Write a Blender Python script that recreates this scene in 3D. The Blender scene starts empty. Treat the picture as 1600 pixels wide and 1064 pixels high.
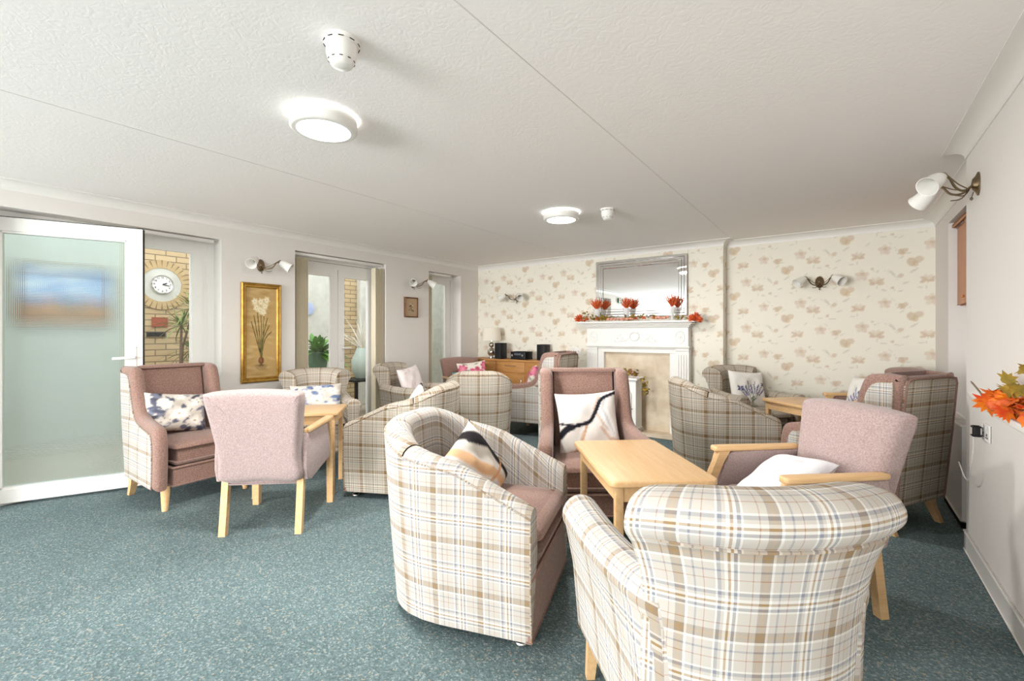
import bpy, bmesh, math, random
import numpy as np
from mathutils import Vector, Matrix
sc = bpy.context.scene
col = sc.collection
PI = math.pi
random.seed(4)

# ---------------------------------------------------------------- camera, world, light, exposure
cd = bpy.data.cameras.new('camera'); cam = bpy.data.objects.new('camera', cd); col.objects.link(cam)
cam.location = (0, 0, 1.25); cam.rotation_euler = (PI/2, 0, .6256)
cd.sensor_width = 36.0; cd.lens = 712.98*36/1600; cd.shift_y = -(532-521.8)/1600; cd.clip_start = .05
sc.camera = cam
w = bpy.data.worlds.new('world'); sc.world = w; w.use_nodes = True
bg = w.node_tree.nodes['Background']; bg.inputs[0].default_value = (.86, .93, 1, 1); bg.inputs[1].default_value = 1.1
sc.view_settings.view_transform = 'Standard'; sc.view_settings.look = 'None'
sc.view_settings.gamma = 1; sc.view_settings.exposure = 0.72; sc.view_settings.use_curve_mapping = False
def area(name, loc, rot, sx, sy, power, color=(1, 1, 1)):
    l = bpy.data.lights.new(name, 'AREA'); l.shape = 'RECTANGLE'; l.size = sx; l.size_y = sy; l.energy = power; l.color = color
    o = bpy.data.objects.new(name, l); col.objects.link(o); o.location = loc; o.rotation_euler = rot; return o
# daylight of the wide window behind the camera, tilted up to brighten the ceiling
area('daylight_fill', (-2.95, -5.34, 1.3), (PI/2+.2, 0, 0), 3.2, 1.7, 370, (.97, .985, 1))
area('daylight_fill', (-6.0, 2.9, 2.75), (0, 0, 0), 1.8, 6.0, 34, (1, .99, .97))  # fill lamp added above the open corridor to brighten it, no window there

# ---------------------------------------------------------------- helpers
def tag(o, label=None, cat=None, group=None, kind=None):
    if label: o['label'] = label
    if cat: o['category'] = cat
    if group: o['group'] = group
    if kind: o['kind'] = kind
    return o
def thing(name, label, cat, loc=(0, 0, 0), rz=0, group=None, scale=1):
    o = bpy.data.objects.new(name, None); col.objects.link(o); o.empty_display_size = .1
    o.location = loc; o.rotation_euler = (0, 0, rz); o.scale = (scale,)*3
    return tag(o, label, cat, group)
class MB:
    """collects geometry: verts, faces, per-loop uvs, colours, material slots"""
    def __init__(s): s.v = []; s.f = []; s.uv = []; s.c = {}; s.mi = []
    def add(s, vs, fs, uvs=None, m=0):
        o = len(s.v); s.v += [tuple(x) for x in vs]
        for k, f in enumerate(fs):
            s.f.append(tuple(i+o for i in f)); s.mi.append(m)
            if uvs: s.uv.append(uvs[k])
            else:
                p = [Vector(vs[i]) for i in f]; n = Vector((0, 0, 0))
                for a in range(len(p)):
                    q, r = p[a], p[(a+1) % len(p)]
                    n += Vector(((q.y-r.y)*(q.z+r.z), (q.z-r.z)*(q.x+r.x), (q.x-r.x)*(q.y+r.y)))
                ax = max(range(3), key=lambda i: abs(n[i]))
                s.uv.append([(x.y, x.z) if ax == 0 else (x.x, x.z) if ax == 1 else (x.x, x.y) for x in p])
        return s
    def grid(s, P, close=False, cap=False, U=None, V=None, m=0):
        """P[i][j] points; rings i, around j. close wraps j."""
        ni, nj = len(P), len(P[0]); vs = [p for r in P for p in r]; fs = []; uvs = []
        if V is None:
            V = [0]
            for i in range(1, ni): V.append(V[-1]+(Vector(P[i][nj//2])-Vector(P[i-1][nj//2])).length)
        if U is None:
            mid = P[ni//2]; U = [0]
            for j in range(1, nj+1): U.append(U[-1]+(Vector(mid[j % nj])-Vector(mid[j-1])).length)
        for i in range(ni-1):
            for j in range(nj if close else nj-1):
                k = (j+1) % nj
                fs.append((i*nj+j, i*nj+k, (i+1)*nj+k, (i+1)*nj+j))
                uvs.append([(U[j], V[i]), (U[j+1], V[i]), (U[j+1], V[i+1]), (U[j], V[i+1])])
        s.add(vs, fs, uvs, m)
        if cap:
            for r in (P[0], P[-1]): s.add(r, [tuple(range(len(r)))], None, m)
        return s
    def box(s, c, d, rot=None, m=0):
        x, y, z = d[0]/2, d[1]/2, d[2]/2
        vs = [Vector((a*x, b*y, e*z)) for a in (-1, 1) for b in (-1, 1) for e in (-1, 1)]
        if rot is not None: vs = [rot @ v for v in vs]
        vs = [v+Vector(c) for v in vs]
        return s.add(vs, [(0, 1, 3, 2), (4, 6, 7, 5), (0, 4, 5, 1), (2, 3, 7, 6), (0, 2, 6, 4), (1, 5, 7, 3)], None, m)
    def bar(s, a, b, w0, w1=None, m=0):
        """square bar from a to b"""
        w1 = w1 or w0; a = Vector(a); b = Vector(b); d = (b-a).normalized()
        x = d.orthogonal().normalized() if abs(d.z) < .9 else Vector((1, 0, 0)); x = (x-d*x.dot(d)).normalized(); y = d.cross(x)
        P = [[p+x*sx*w/2+y*sy*w/2 for sx, sy in ((-1, -1), (1, -1), (1, 1), (-1, 1))] for p, w in ((a, w0), (b, w1))]
        return s.grid(P, True, True, m=m)
    def tube(s, pts, r, n=8, cap=True, m=0):
        pts = [Vector(p) for p in pts]; R = r if isinstance(r, (list, tuple)) else [r]*len(pts); P = []
        up = None
        for i, p in enumerate(pts):
            d = (pts[min(i+1, len(pts)-1)]-pts[max(i-1, 0)]).normalized()
            x = d.orthogonal().normalized() if up is None else (up-d*up.dot(d)).normalized()
            up = x; y = d.cross(x)
            P.append([p+(x*math.cos(2*PI*k/n)+y*math.sin(2*PI*k/n))*R[i] for k in range(n)])
        return s.grid(P, True, cap, m=m)
    def lathe(s, prof, c=(0, 0, 0), n=24, M=None, cap=True, m=0):
        P = []
        for r, z in prof:
            ring = [Vector((max(r, 1e-5)*math.cos(2*PI*k/n), max(r, 1e-5)*math.sin(2*PI*k/n), z)) for k in range(n)]
            P.append([(M @ v if M else v)+Vector(c) for v in ring])
        return s.grid(P, True, cap, m=m)
    def slab(s, prof, t, r, mp, n=3, m=0, fan=None):
        """closed 2d outline thickened by t with rounded edge r; mp(a,b,c)->xyz"""
        N = len(prof); A = sum(prof[i][0]*prof[(i+1) % N][1]-prof[(i+1) % N][0]*prof[i][1] for i in range(N))
        sg = 1 if A > 0 else -1; nor = []
        for i in range(N):
            a, b, c = Vector(prof[i-1]), Vector(prof[i]), Vector(prof[(i+1) % N])
            d1 = (b-a).normalized() if (b-a).length > 1e-9 else Vector((1, 0)); d2 = (c-b).normalized() if (c-b).length > 1e-9 else d1
            q = (d1+d2); q = q.normalized() if q.length > 1e-6 else d1
            k = 1/max(.5, q.dot(d1)); nor.append(Vector((q.y, -q.x))*sg*k)
        rings = []
        for k in range(n+1):
            a = PI/2*k/n; rings.append((r*(1-math.sin(a)), -t/2+r*(1-math.cos(a))))
        rings += [(i, -c) for i, c in reversed(rings)]
        P = [[Vector(mp(prof[j][0]-nor[j].x*ins, prof[j][1]-nor[j].y*ins, c)) for j in range(N)] for ins, c in rings]
        s.grid(P, True, False, m=m)
        for ins, c in (rings[0], rings[-1]):
            q = [(prof[j][0]-nor[j].x*ins, prof[j][1]-nor[j].y*ins) for j in range(N)]
            if fan:
                cx, cy = fan; fs_ = [1, .85, .7, .55, .4, .25, .12, .05, .01]
                Q = [[((a-cx)*k_+cx, (b-cy)*k_+cy) for a, b in q] for k_ in fs_]
                vs_ = [mp(a, b, c) for r_ in Q for a, b in r_]; uv_ = [p for r_ in Q for p in r_]
                ff = [(i*N+j, i*N+(j+1) % N, (i+1)*N+(j+1) % N, (i+1)*N+j) for i in range(len(fs_)-1) for j in range(N)]+[tuple((len(fs_)-1)*N+j for j in range(N))]
                s.add(vs_, ff, [[uv_[i] for i in f_] for f_ in ff], m); continue
            s.add([mp(a, b, c) for a, b in q], [tuple(range(N))], [list(q)], m)
        return s
    def rbox(s, c, d, r, seg=3, rot=None, crown=0, m=0):
        """rounded box, optional crown (bulge of top)"""
        x, y, z = d[0]/2, d[1]/2, d[2]/2; r = min(r, x*.99, y*.99, z*.99)
        def ax(h): return [-h+r*(1-math.cos(PI/2*k/seg)) for k in range(seg+1)]
        n = 6
        N = 4*seg+4+4*n
        def outline(ix, iy):  # rounded rect with corner radius r, inset i
            pts = []
            for qx, qy, a0 in ((1, 1, 0), (-1, 1, PI/2), (-1, -1, PI), (1, -1, 1.5*PI)):
                for k in range(seg+1):
                    a = a0+PI/2*k/seg; rr = max(r-ix, .0005)
                    pts.append((qx*(x-r)+math.cos(a)*rr, qy*(y-r)+math.sin(a)*rr))
            return pts
        P = []
        for k in range(seg+1):
            a = PI/2*k/seg; P.append([(p[0], p[1], -z+r*(1-math.sin(a))) for p in outline(r*(1-math.cos(a)), 0)])
        for k in range(seg, -1, -1):
            a = PI/2*k/seg; P.append([(p[0], p[1], z-r*(1-math.sin(a))) for p in outline(r*(1-math.cos(a)), 0)])
        last = P[-1]
        if crown:
            for q in (.8, .55, .25):
                P.append([(p[0]*q, p[1]*q, z+crown*math.cos(q*PI/2)) for p in last])
        T = (lambda v: (rot @ Vector(v) if rot is not None else Vector(v))+Vector(c))
        P = [[T(v) for v in r_] for r_ in P]
        # box-projected uvs through add()
        ni, nj = len(P), len(P[0]); vs = [p for r_ in P for p in r_]
        fs = [(i*nj+j, i*nj+(j+1) % nj, (i+1)*nj+(j+1) % nj, (i+1)*nj+j) for i in range(ni-1) for j in range(nj)]
        fs += [tuple(range(nj)), tuple(range((ni-1)*nj, ni*nj))]
        return s.add(vs, fs, None, m)
    def build(s, name, mats, parent=None, smooth=True, ang=50, cols=None, uvoff=(0, 0)):
        me = bpy.data.meshes.new(name); me.from_pydata(s.v, [], s.f); 
        mats = mats if isinstance(mats, (list, tuple)) else [mats]
        for m in mats: me.materials.append(m)
        ul = me.uv_layers.new(name='UVMap')
        flat = [c for f in s.uv for p in f for c in (p[0]+uvoff[0], p[1]+uvoff[1])]
        ul.data.foreach_set('uv', flat)
        me.polygons.foreach_set('material_index', s.mi)
        if cols is not None:
            ca = me.color_attributes.new('print', 'FLOAT_COLOR', 'POINT'); ca.data.foreach_set('color', np.asarray(cols, dtype=np.float32).ravel())
        bm = bmesh.new(); bm.from_mesh(me)
        if cols is None: bmesh.ops.remove_doubles(bm, verts=bm.verts, dist=1e-5)
        bmesh.ops.recalc_face_normals(bm, faces=bm.faces); bm.to_mesh(me); bm.free()
        if smooth:
            me.shade_smooth(); me.set_sharp_from_angle(angle=math.radians(ang))
        o = bpy.data.objects.new(name, me); col.objects.link(o)
        if parent: o.parent = parent
        return o
def smoothpts(pts, n=6, closed=False):
    out = []; N = len(pts); rng = range(N if closed else N-1)
    for i in rng:
        g = (lambda k: pts[k % N]) if closed else (lambda k: pts[min(max(k, 0), N-1)])
        p0, p1, p2, p3 = [Vector(g(i+k)) for k in (-1, 0, 1, 2)]
        for k in range(n):
            t = k/n; out.append(tuple(.5*((2*p1)+(p2-p0)*t+(2*p0-5*p1+4*p2-p3)*t*t+(3*p1-p0-3*p2+p3)*t**3)))
    if not closed: out.append(tuple(pts[-1]))
    return out
def copy_tree(o, parent=None):
    c = o.copy(); col.objects.link(c)
    if parent: c.parent = parent
    for ch in o.children: copy_tree(ch, c)
    return c
def place(proto, first, loc, rz, label, group=None, name=None, scale=1):
    """proto is used itself the first time, then copied with its parts"""
    o = proto if first else copy_tree(proto)
    o.location = loc; o.rotation_euler = (0, 0, rz); o['label'] = label; o.scale = (scale,)*3
    if group: o['group'] = group
    return o

# ---------------------------------------------------------------- materials
def srgb(r, g, b):
    f = lambda c: (c/255/12.92) if c/255 <= .04045 else ((c/255+.055)/1.055)**2.4
    return (f(r), f(g), f(b), 1)
def newmat(name):
    m = bpy.data.materials.new(name); m.use_nodes = True; nt = m.node_tree
    return m, nt, nt.nodes['Principled BSDF']
def N(nt, t, **kw):
    n = nt.nodes.new(t)
    for k, v in kw.items(): setattr(n, k, v)
    return n
def mat(name, c, rough=.6, metal=0, noise=None, bump=None, spec=.3, sheen=0, coord='Object', c2=None):
    """noise=(scale, amount) blends c with c2; bump=(scale, strength, distance)"""
    m, nt, b = newmat(name); b.inputs['Base Color'].default_value = c; b.inputs['Roughness'].default_value = rough
    b.inputs['Metallic'].default_value = metal; b.inputs['Specular IOR Level'].default_value = spec
    if sheen: b.inputs['Sheen Weight'].default_value = sheen; b.inputs['Sheen Roughness'].default_value = .5
    tc = N(nt, 'ShaderNodeTexCoord')
    if noise:
        n = N(nt, 'ShaderNodeTexNoise'); n.inputs['Scale'].default_value = noise[0]; n.inputs['Detail'].default_value = 3
        nt.links.new(tc.outputs[coord], n.inputs['Vector'])
        mr = N(nt, 'ShaderNodeMapRange'); mr.inputs[1].default_value = .35; mr.inputs[2].default_value = .65; mr.inputs[4].default_value = noise[1]
        mx = N(nt, 'ShaderNodeMix', data_type='RGBA'); mx.inputs[6].default_value = c; mx.inputs[7].default_value = c2 or tuple(x*.6 for x in c[:3])+(1,)
        nt.links.new(n.outputs[0], mr.inputs[0]); nt.links.new(mr.outputs[0], mx.inputs[0]); nt.links.new(mx.outputs[2], b.inputs['Base Color'])
    if bump:
        n = N(nt, 'ShaderNodeTexNoise'); n.inputs['Scale'].default_value = bump[0]; n.inputs['Detail'].default_value = 4
        nt.links.new(tc.outputs[coord], n.inputs['Vector'])
        bp = N(nt, 'ShaderNodeBump'); bp.inputs['Strength'].default_value = bump[1]; bp.inputs['Distance'].default_value = bump[2]
        nt.links.new(n.outputs[0], bp.inputs['Height']); nt.links.new(bp.outputs[0], b.inputs['Normal'])
    return m
def ramp_const(nt, stops):
    r = N(nt, 'ShaderNodeValToRGB'); cr = r.color_ramp; cr.interpolation = 'CONSTANT'
    while len(cr.elements) > 1: cr.elements.remove(cr.elements[-1])
    cr.elements[0].position = 0; cr.elements[0].color = stops[0][1]
    for p, c in stops[1:]:
        e = cr.elements.new(p); e.color = c
    return r
def plaid(name, base, wide, gold, grey, white, fine, period=.2, rot=0):
    m, nt, b = newmat(name); b.inputs['Roughness'].default_value = .85; b.inputs['Specular IOR Level'].default_value = .15
    uv = N(nt, 'ShaderNodeUVMap', uv_map='UVMap'); sp = N(nt, 'ShaderNodeSeparateXYZ'); nt.links.new(uv.outputs[0], sp.inputs[0])
    stops = [(0, wide), (.045, gold), (.075, wide), (.125, base), (.20, fine), (.212, base), (.36, white), (.385, grey), (.425, white), (.46, gold), (.49, white),
             (.53, base), (.57, grey), (.61, white), (.635, base), (.70, base), (.76, fine), (.772, base), (.86, grey), (.885, base), (.965, white)]
    outs = []
    for ax in (0, 1):
        mu = N(nt, 'ShaderNodeMath', operation='MULTIPLY'); mu.inputs[1].default_value = 1/period; nt.links.new(sp.outputs[ax], mu.inputs[0])
        fr = N(nt, 'ShaderNodeMath', operation='FRACT'); nt.links.new(mu.outputs[0], fr.inputs[0])
        r = ramp_const(nt, stops); nt.links.new(fr.outputs[0], r.inputs[0]); outs.append(r.outputs[0])
    mx = N(nt, 'ShaderNodeMix', data_type='RGBA'); mx.inputs[0].default_value = .5
    nt.links.new(outs[0], mx.inputs[6]); nt.links.new(outs[1], mx.inputs[7]); nt.links.new(mx.outputs[2], b.inputs['Base Color'])
    ck = N(nt, 'ShaderNodeTexChecker'); ck.inputs['Scale'].default_value = 500; nt.links.new(uv.outputs[0], ck.inputs[0])
    bp = N(nt, 'ShaderNodeBump'); bp.inputs['Strength'].default_value = .25; bp.inputs['Distance'].default_value = .0006
    nt.links.new(ck.outputs[1], bp.inputs['Height']); nt.links.new(bp.outputs[0], b.inputs['Normal'])
    return m
M = {}
M['plaid_light'] = plaid('pale plaid wool', srgb(188, 182, 174), srgb(140, 124, 106), srgb(154, 125, 84), srgb(132, 135, 144), srgb(222, 220, 215), srgb(158, 118, 90))
M['plaid_warm'] = plaid('beige plaid wool', srgb(184, 174, 160), srgb(122, 98, 72), srgb(138, 106, 62), srgb(128, 122, 116), srgb(220, 213, 199), srgb(128, 90, 62))
M['rose'] = mat('rose chenille', srgb(164, 132, 120), .9, noise=(140, .75), c2=srgb(122, 93, 83), bump=(180, .5, .003), sheen=.3, spec=.1)
M['pink'] = mat('pale pink chenille', srgb(186, 165, 162), .9, noise=(150, .7), c2=srgb(148, 126, 122), bump=(180, .5, .003), sheen=.3, spec=.1)
M['white_pvc'] = mat('white pvc', srgb(242, 240, 236), .35, spec=.4)
M['white_gloss'] = mat('white gloss paint', srgb(236, 233, 228), .4, spec=.4)
M['wall'] = mat('warm white wall paint', srgb(229, 224, 219), .85, bump=(60, .08, .001), spec=.1)
M['chrome'] = mat('chrome', (.7, .7, .7, 1), .12, 1)
M['brass'] = mat('antique brass', srgb(132, 116, 92), .3, 1)
M['black'] = mat('black plastic', srgb(26, 26, 28), .45)
M['dark'] = mat('dark underside cloth', srgb(24, 22, 22), .9)
M['piping'] = mat('taupe piping cord', srgb(150, 130, 112), .9)
M['white_cloth'] = mat('white cotton', srgb(238, 238, 242), .9, bump=(9, .35, .03), spec=.1)
M['teal_cloth'] = mat('teal velvet', srgb(96, 132, 128), .9)
M['navy_cloth'] = mat('navy cloth', srgb(44, 42, 92), .9)
M['linen'] = mat('cream linen shade', srgb(236, 228, 212), .8)
M['glassfrost'] = mat('frosted white glass', srgb(240, 238, 232), .3, spec=.5)
M['bead'] = mat('silver mercury glass', srgb(190, 184, 172), .18, .9)
M['speaker'] = M['black']
M['pot_green'] = mat('green plastic pot', srgb(86, 116, 92), .5)
M['pot_pale'] = mat('pale green ceramic', srgb(190, 206, 196), .4)
M['leaf'] = mat('glossy green leaf', srgb(96, 150, 52), .45, noise=(8, .6), c2=srgb(48, 96, 34))
M['leaf2'] = mat('yellow green blade leaf', srgb(150, 162, 96), .5, noise=(6, .7), c2=srgb(82, 108, 58))
M['twig'] = mat('bleached white twig', srgb(226, 220, 206), .8)
M['stem'] = mat('grey brown stem', srgb(120, 104, 84), .8)
M['soil'] = mat('dark soil', srgb(46, 38, 32), .95)
M['stone_path'] = mat('beige tile floor', srgb(176, 164, 146), .6, noise=(3, .3))
M['aut_orange'] = mat('orange petals', srgb(222, 112, 64), .7, noise=(40, .6), c2=srgb(200, 72, 34))
M['aut_red'] = mat('red orange leaf', srgb(206, 66, 28), .6, noise=(25, .8), c2=srgb(226, 140, 30))
M['aut_gold'] = mat('golden olive leaf', srgb(168, 134, 50), .7, noise=(25, .8), c2=srgb(112, 104, 48))
M['aut_brown'] = mat('brown dried leaf', srgb(138, 84, 46), .8, noise=(25, .8), c2=srgb(104, 92, 60))
M['aut_pink'] = mat('pale coral bead', srgb(226, 160, 138), .6)
M['trim_cloth'] = mat('rose velvet trim', srgb(150, 118, 108), .9, noise=(120, .5))
M['curtain'] = mat('ivory striped curtain', srgb(206, 200, 184), .9)
M['hedge'] = mat('green hedge', srgb(104, 140, 70), .9, noise=(9, .9), c2=srgb(168, 196, 128))
M['sign_green'] = mat('green sign', srgb(20, 130, 92), .5)
M['emit_face'] = None
# beech and oak wood
def wood(name, c1, c2, rough=.4, scale=(3, 30, 30)):
    m, nt, b = newmat(name); tc = N(nt, 'ShaderNodeTexCoord'); mp = N(nt, 'ShaderNodeMapping'); mp.inputs['Scale'].default_value = scale
    n = N(nt, 'ShaderNodeTexNoise'); n.inputs['Scale'].default_value = 1.6; n.inputs['Detail'].default_value = 6; n.inputs['Distortion'].default_value = .6
    nt.links.new(tc.outputs['Object'], mp.inputs[0]); nt.links.new(mp.outputs[0], n.inputs[0])
    r = N(nt, 'ShaderNodeValToRGB'); r.color_ramp.elements[0].position = .3; r.color_ramp.elements[1].position = .7
    r.color_ramp.elements[0].color = c1; r.color_ramp.elements[1].color = c2
    nt.links.new(n.outputs[0], r.inputs[0]); nt.links.new(r.outputs[0], b.inputs['Base Color']); b.inputs['Roughness'].default_value = rough
    b.inputs['Specular IOR Level'].default_value = .4
    return m
M['beech'] = wood('beech wood', srgb(218, 176, 124), srgb(232, 194, 146))
M['beech_top'] = wood('beech veneer top', srgb(214, 172, 122), srgb(224, 186, 138), .35)
M['oak'] = wood('golden oak', srgb(176, 122, 66), srgb(198, 146, 88), .4, (4, 20, 20))
M['oak_red'] = wood('warm oak door', srgb(186, 120, 74), srgb(204, 140, 92), .4, (20, 20, 3))
M['dark_wood'] = wood('brown wood frame', srgb(104, 66, 38), srgb(128, 84, 48), .4)
M['gold'] = mat('gilt frame', srgb(184, 142, 64), .4, .5, noise=(20, .5), c2=srgb(126, 86, 30), bump=(60, .2, .002))
# carpet
def carpet():
    m, nt, b = newmat('teal flecked carpet'); tc = N(nt, 'ShaderNodeTexCoord')
    v = N(nt, 'ShaderNodeTexVoronoi'); v.inputs['Scale'].default_value = 150; nt.links.new(tc.outputs['Object'], v.inputs['Vector'])
    sp = N(nt, 'ShaderNodeSeparateColor'); nt.links.new(v.outputs['Color'], sp.inputs[0])
    r = ramp_const(nt, [(0, srgb(88, 105, 107)), (.3, srgb(99, 117, 119)), (.62, srgb(111, 128, 130)), (.87, srgb(138, 150, 148)), (.96, srgb(150, 145, 132))])
    nt.links.new(sp.outputs[0], r.inputs[0])
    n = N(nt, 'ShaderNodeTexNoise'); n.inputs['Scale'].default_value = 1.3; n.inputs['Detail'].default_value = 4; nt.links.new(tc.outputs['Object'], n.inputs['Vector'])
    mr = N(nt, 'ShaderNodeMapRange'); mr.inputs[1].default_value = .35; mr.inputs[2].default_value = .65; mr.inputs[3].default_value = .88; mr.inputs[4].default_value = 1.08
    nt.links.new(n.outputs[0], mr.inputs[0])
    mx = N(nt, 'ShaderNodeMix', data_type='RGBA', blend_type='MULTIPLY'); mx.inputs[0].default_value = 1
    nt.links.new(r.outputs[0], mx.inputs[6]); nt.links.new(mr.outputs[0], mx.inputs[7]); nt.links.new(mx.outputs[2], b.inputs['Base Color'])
    b.inputs['Roughness'].default_value = .95; b.inputs['Specular IOR Level'].default_value = .1
    bp = N(nt, 'ShaderNodeBump'); bp.inputs['Strength'].default_value = .45; bp.inputs['Distance'].default_value = .003
    nt.links.new(v.outputs['Distance'], bp.inputs['Height']); nt.links.new(bp.outputs[0], b.inputs['Normal'])
    return m
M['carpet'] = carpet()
def artex():
    m, nt, b = newmat('stippled white ceiling'); tc = N(nt, 'ShaderNodeTexCoord')
    b.inputs['Base Color'].default_value = srgb(248, 244, 241); b.inputs['Roughness'].default_value = .9; b.inputs['Specular IOR Level'].default_value = .1
    n = N(nt, 'ShaderNodeTexNoise'); n.inputs['Scale'].default_value = 22; n.inputs['Detail'].default_value = 3; n.inputs['Distortion'].default_value = 2.2
    nt.links.new(tc.outputs['Object'], n.inputs['Vector'])
    bp = N(nt, 'ShaderNodeBump'); bp.inputs['Strength'].default_value = .2; bp.inputs['Distance'].default_value = .006
    nt.links.new(n.outputs[0], bp.inputs['Height']); nt.links.new(bp.outputs[0], b.inputs['Normal'])
    return m
M['ceiling'] = artex()
def brick():
    m, nt, b = newmat('buff brick'); uv = N(nt, 'ShaderNodeUVMap', uv_map='UVMap')
    t = N(nt, 'ShaderNodeTexBrick'); t.inputs['Scale'].default_value = 1; t.inputs['Brick Width'].default_value = .225; t.inputs['Row Height'].default_value = .075
    t.inputs['Mortar Size'].default_value = .006; t.inputs['Color1'].default_value = srgb(198, 176, 136); t.inputs['Color2'].default_value = srgb(182, 158, 118); t.inputs['Mortar'].default_value = srgb(128, 112, 88)
    nt.links.new(uv.outputs[0], t.inputs[0]); nt.links.new(t.outputs[0], b.inputs['Base Color']); b.inputs['Roughness'].default_value = .9
    bp = N(nt, 'ShaderNodeBump'); bp.inputs['Strength'].default_value = .6; bp.inputs['Distance'].default_value = .006; bp.invert = True
    nt.links.new(t.outputs[1], bp.inputs['Height']); nt.links.new(bp.outputs[0], b.inputs['Normal'])
    return m
M['brick'] = brick(); M['brick_arch'] = mat('buff arch bricks', srgb(192, 168, 124), .9, noise=(12, .6), c2=srgb(174, 148, 106))
M['mortar'] = mat('grey mortar', srgb(146, 128, 100), .9); M['pale_render'] = mat('pale render', srgb(206, 206, 194), .9, noise=(9, .3))
M['red_tile'] = mat('red brown tile', srgb(158, 84, 58), .7)
def glass(name, tint=(1, 1, 1, 1), gl=.06):
    m = bpy.data.materials.new(name); m.use_nodes = True; nt = m.node_tree; nt.nodes.clear()
    o = N(nt, 'ShaderNodeOutputMaterial'); mx = N(nt, 'ShaderNodeMixShader'); t = N(nt, 'ShaderNodeBsdfTransparent'); g = N(nt, 'ShaderNodeBsdfGlossy')
    t.inputs[0].default_value = tint; g.inputs['Roughness'].default_value = .02; lw = N(nt, 'ShaderNodeLayerWeight'); lw.inputs[0].default_value = .5; pw_ = N(nt, 'ShaderNodeMath', operation='POWER'); pw_.inputs[1].default_value = 4; fr = N(nt, 'ShaderNodeMath', operation='MULTIPLY_ADD'); fr.inputs[1].default_value = .5; fr.inputs[2].default_value = .04
    nt.links.new(lw.outputs['Facing'], pw_.inputs[0]); nt.links.new(pw_.outputs[0], fr.inputs[0]); nt.links.new(fr.outputs[0], mx.inputs[0]); nt.links.new(t.outputs[0], mx.inputs[1]); nt.links.new(g.outputs[0], mx.inputs[2]); nt.links.new(mx.outputs[0], o.inputs[0])
    return m
M['glass'] = glass('clear window glass'); M['glass_thin'] = glass('clear vase glass', (.93, .96, .96, 1))
def reeded():
    m = bpy.data.materials.new('reeded obscure glass'); m.use_nodes = True; nt = m.node_tree; nt.nodes.clear()
    o = N(nt, 'ShaderNodeOutputMaterial'); mx = N(nt, 'ShaderNodeMixShader'); t = N(nt, 'ShaderNodeBsdfRefraction'); g = N(nt, 'ShaderNodeBsdfDiffuse')
    t.inputs['Color'].default_value = (.86, .93, .92, 1); t.inputs['Roughness'].default_value = .03; t.inputs['IOR'].default_value = 1.12
    g.inputs['Color'].default_value = srgb(206, 214, 212); mx.inputs[0].default_value = .14
    uv = N(nt, 'ShaderNodeUVMap', uv_map='UVMap'); sp = N(nt, 'ShaderNodeSeparateXYZ'); nt.links.new(uv.outputs[0], sp.inputs[0]); hs = []
    for ax in (0, 1):
        mu = N(nt, 'ShaderNodeMath', operation='MULTIPLY'); mu.inputs[1].default_value = 2*PI/.011; nt.links.new(sp.outputs[ax], mu.inputs[0])
        s_ = N(nt, 'ShaderNodeMath', operation='SINE'); nt.links.new(mu.outputs[0], s_.inputs[0]); hs.append(s_)
    ad = N(nt, 'ShaderNodeMath', operation='ADD'); nt.links.new(hs[0].outputs[0], ad.inputs[0]); nt.links.new(hs[1].outputs[0], ad.inputs[1])
    bp = N(nt, 'ShaderNodeBump'); bp.inputs['Strength'].default_value = .4; bp.inputs['Distance'].default_value = .0007
    nt.links.new(ad.outputs[0], bp.inputs['Height'])
    for n_ in (t, g): nt.links.new(bp.outputs[0], n_.inputs['Normal'])
    nt.links.new(t.outputs[0], mx.inputs[1]); nt.links.new(g.outputs[0], mx.inputs[2]); nt.links.new(mx.outputs[0], o.inputs[0])
    return m
M['reeded'] = reeded()
M['mirror'] = mat('mirror silver', (.95, .96, .96, 1), .02, 1)
def emit(name, c, s):
    m, nt, b = newmat(name); b.inputs['Base Color'].default_value = (.9, .9, .9, 1); b.inputs['Emission Color'].default_value = c; b.inputs['Emission Strength'].default_value = s
    return m
M['lamp_face'] = emit('lit lamp diffuser', (1, .99, .97, 1), 5); M['lamp_ring'] = emit('lit lamp back glow', (1, .99, .97, 1), 3)
M['bulb'] = emit('lit shade', (1, .95, .85, 1), .25)
def vmat(name, rough=.85, bump=None, sheen=0):
    m, nt, b = newmat(name); a = N(nt, 'ShaderNodeVertexColor', layer_name='print'); nt.links.new(a.outputs[0], b.inputs['Base Color']); b.inputs['Roughness'].default_value = rough
    b.inputs['Specular IOR Level'].default_value = .2
    if bump:
        tc = N(nt, 'ShaderNodeTexCoord'); n = N(nt, 'ShaderNodeTexNoise'); n.inputs['Scale'].default_value = bump[0]; nt.links.new(tc.outputs['Object'], n.inputs['Vector'])
        bp = N(nt, 'ShaderNodeBump'); bp.inputs['Strength'].default_value = bump[1]; bp.inputs['Distance'].default_value = bump[2]
        nt.links.new(n.outputs[0], bp.inputs['Height']); nt.links.new(bp.outputs[0], b.inputs['Normal'])
    return m
M['wallpaper'] = vmat('floral wallpaper', .8, (80, .1, .001)); M['printed'] = vmat('printed cotton', .85, (12, .3, .02)); M['canvas'] = vmat('painted canvas', .6, (50, .15, .001))
_m, _nt, _b = newmat('milky clear vase glass'); _b.inputs['Base Color'].default_value = (.95, .96, .96, 1); _b.inputs['Roughness'].default_value = .1; _b.inputs['Alpha'].default_value = .5; M['glass_vase'] = _m
M['marble'] = mat('cream marble', srgb(222, 208, 186), .3, noise=(7, .7), c2=srgb(196, 172, 142))

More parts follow.
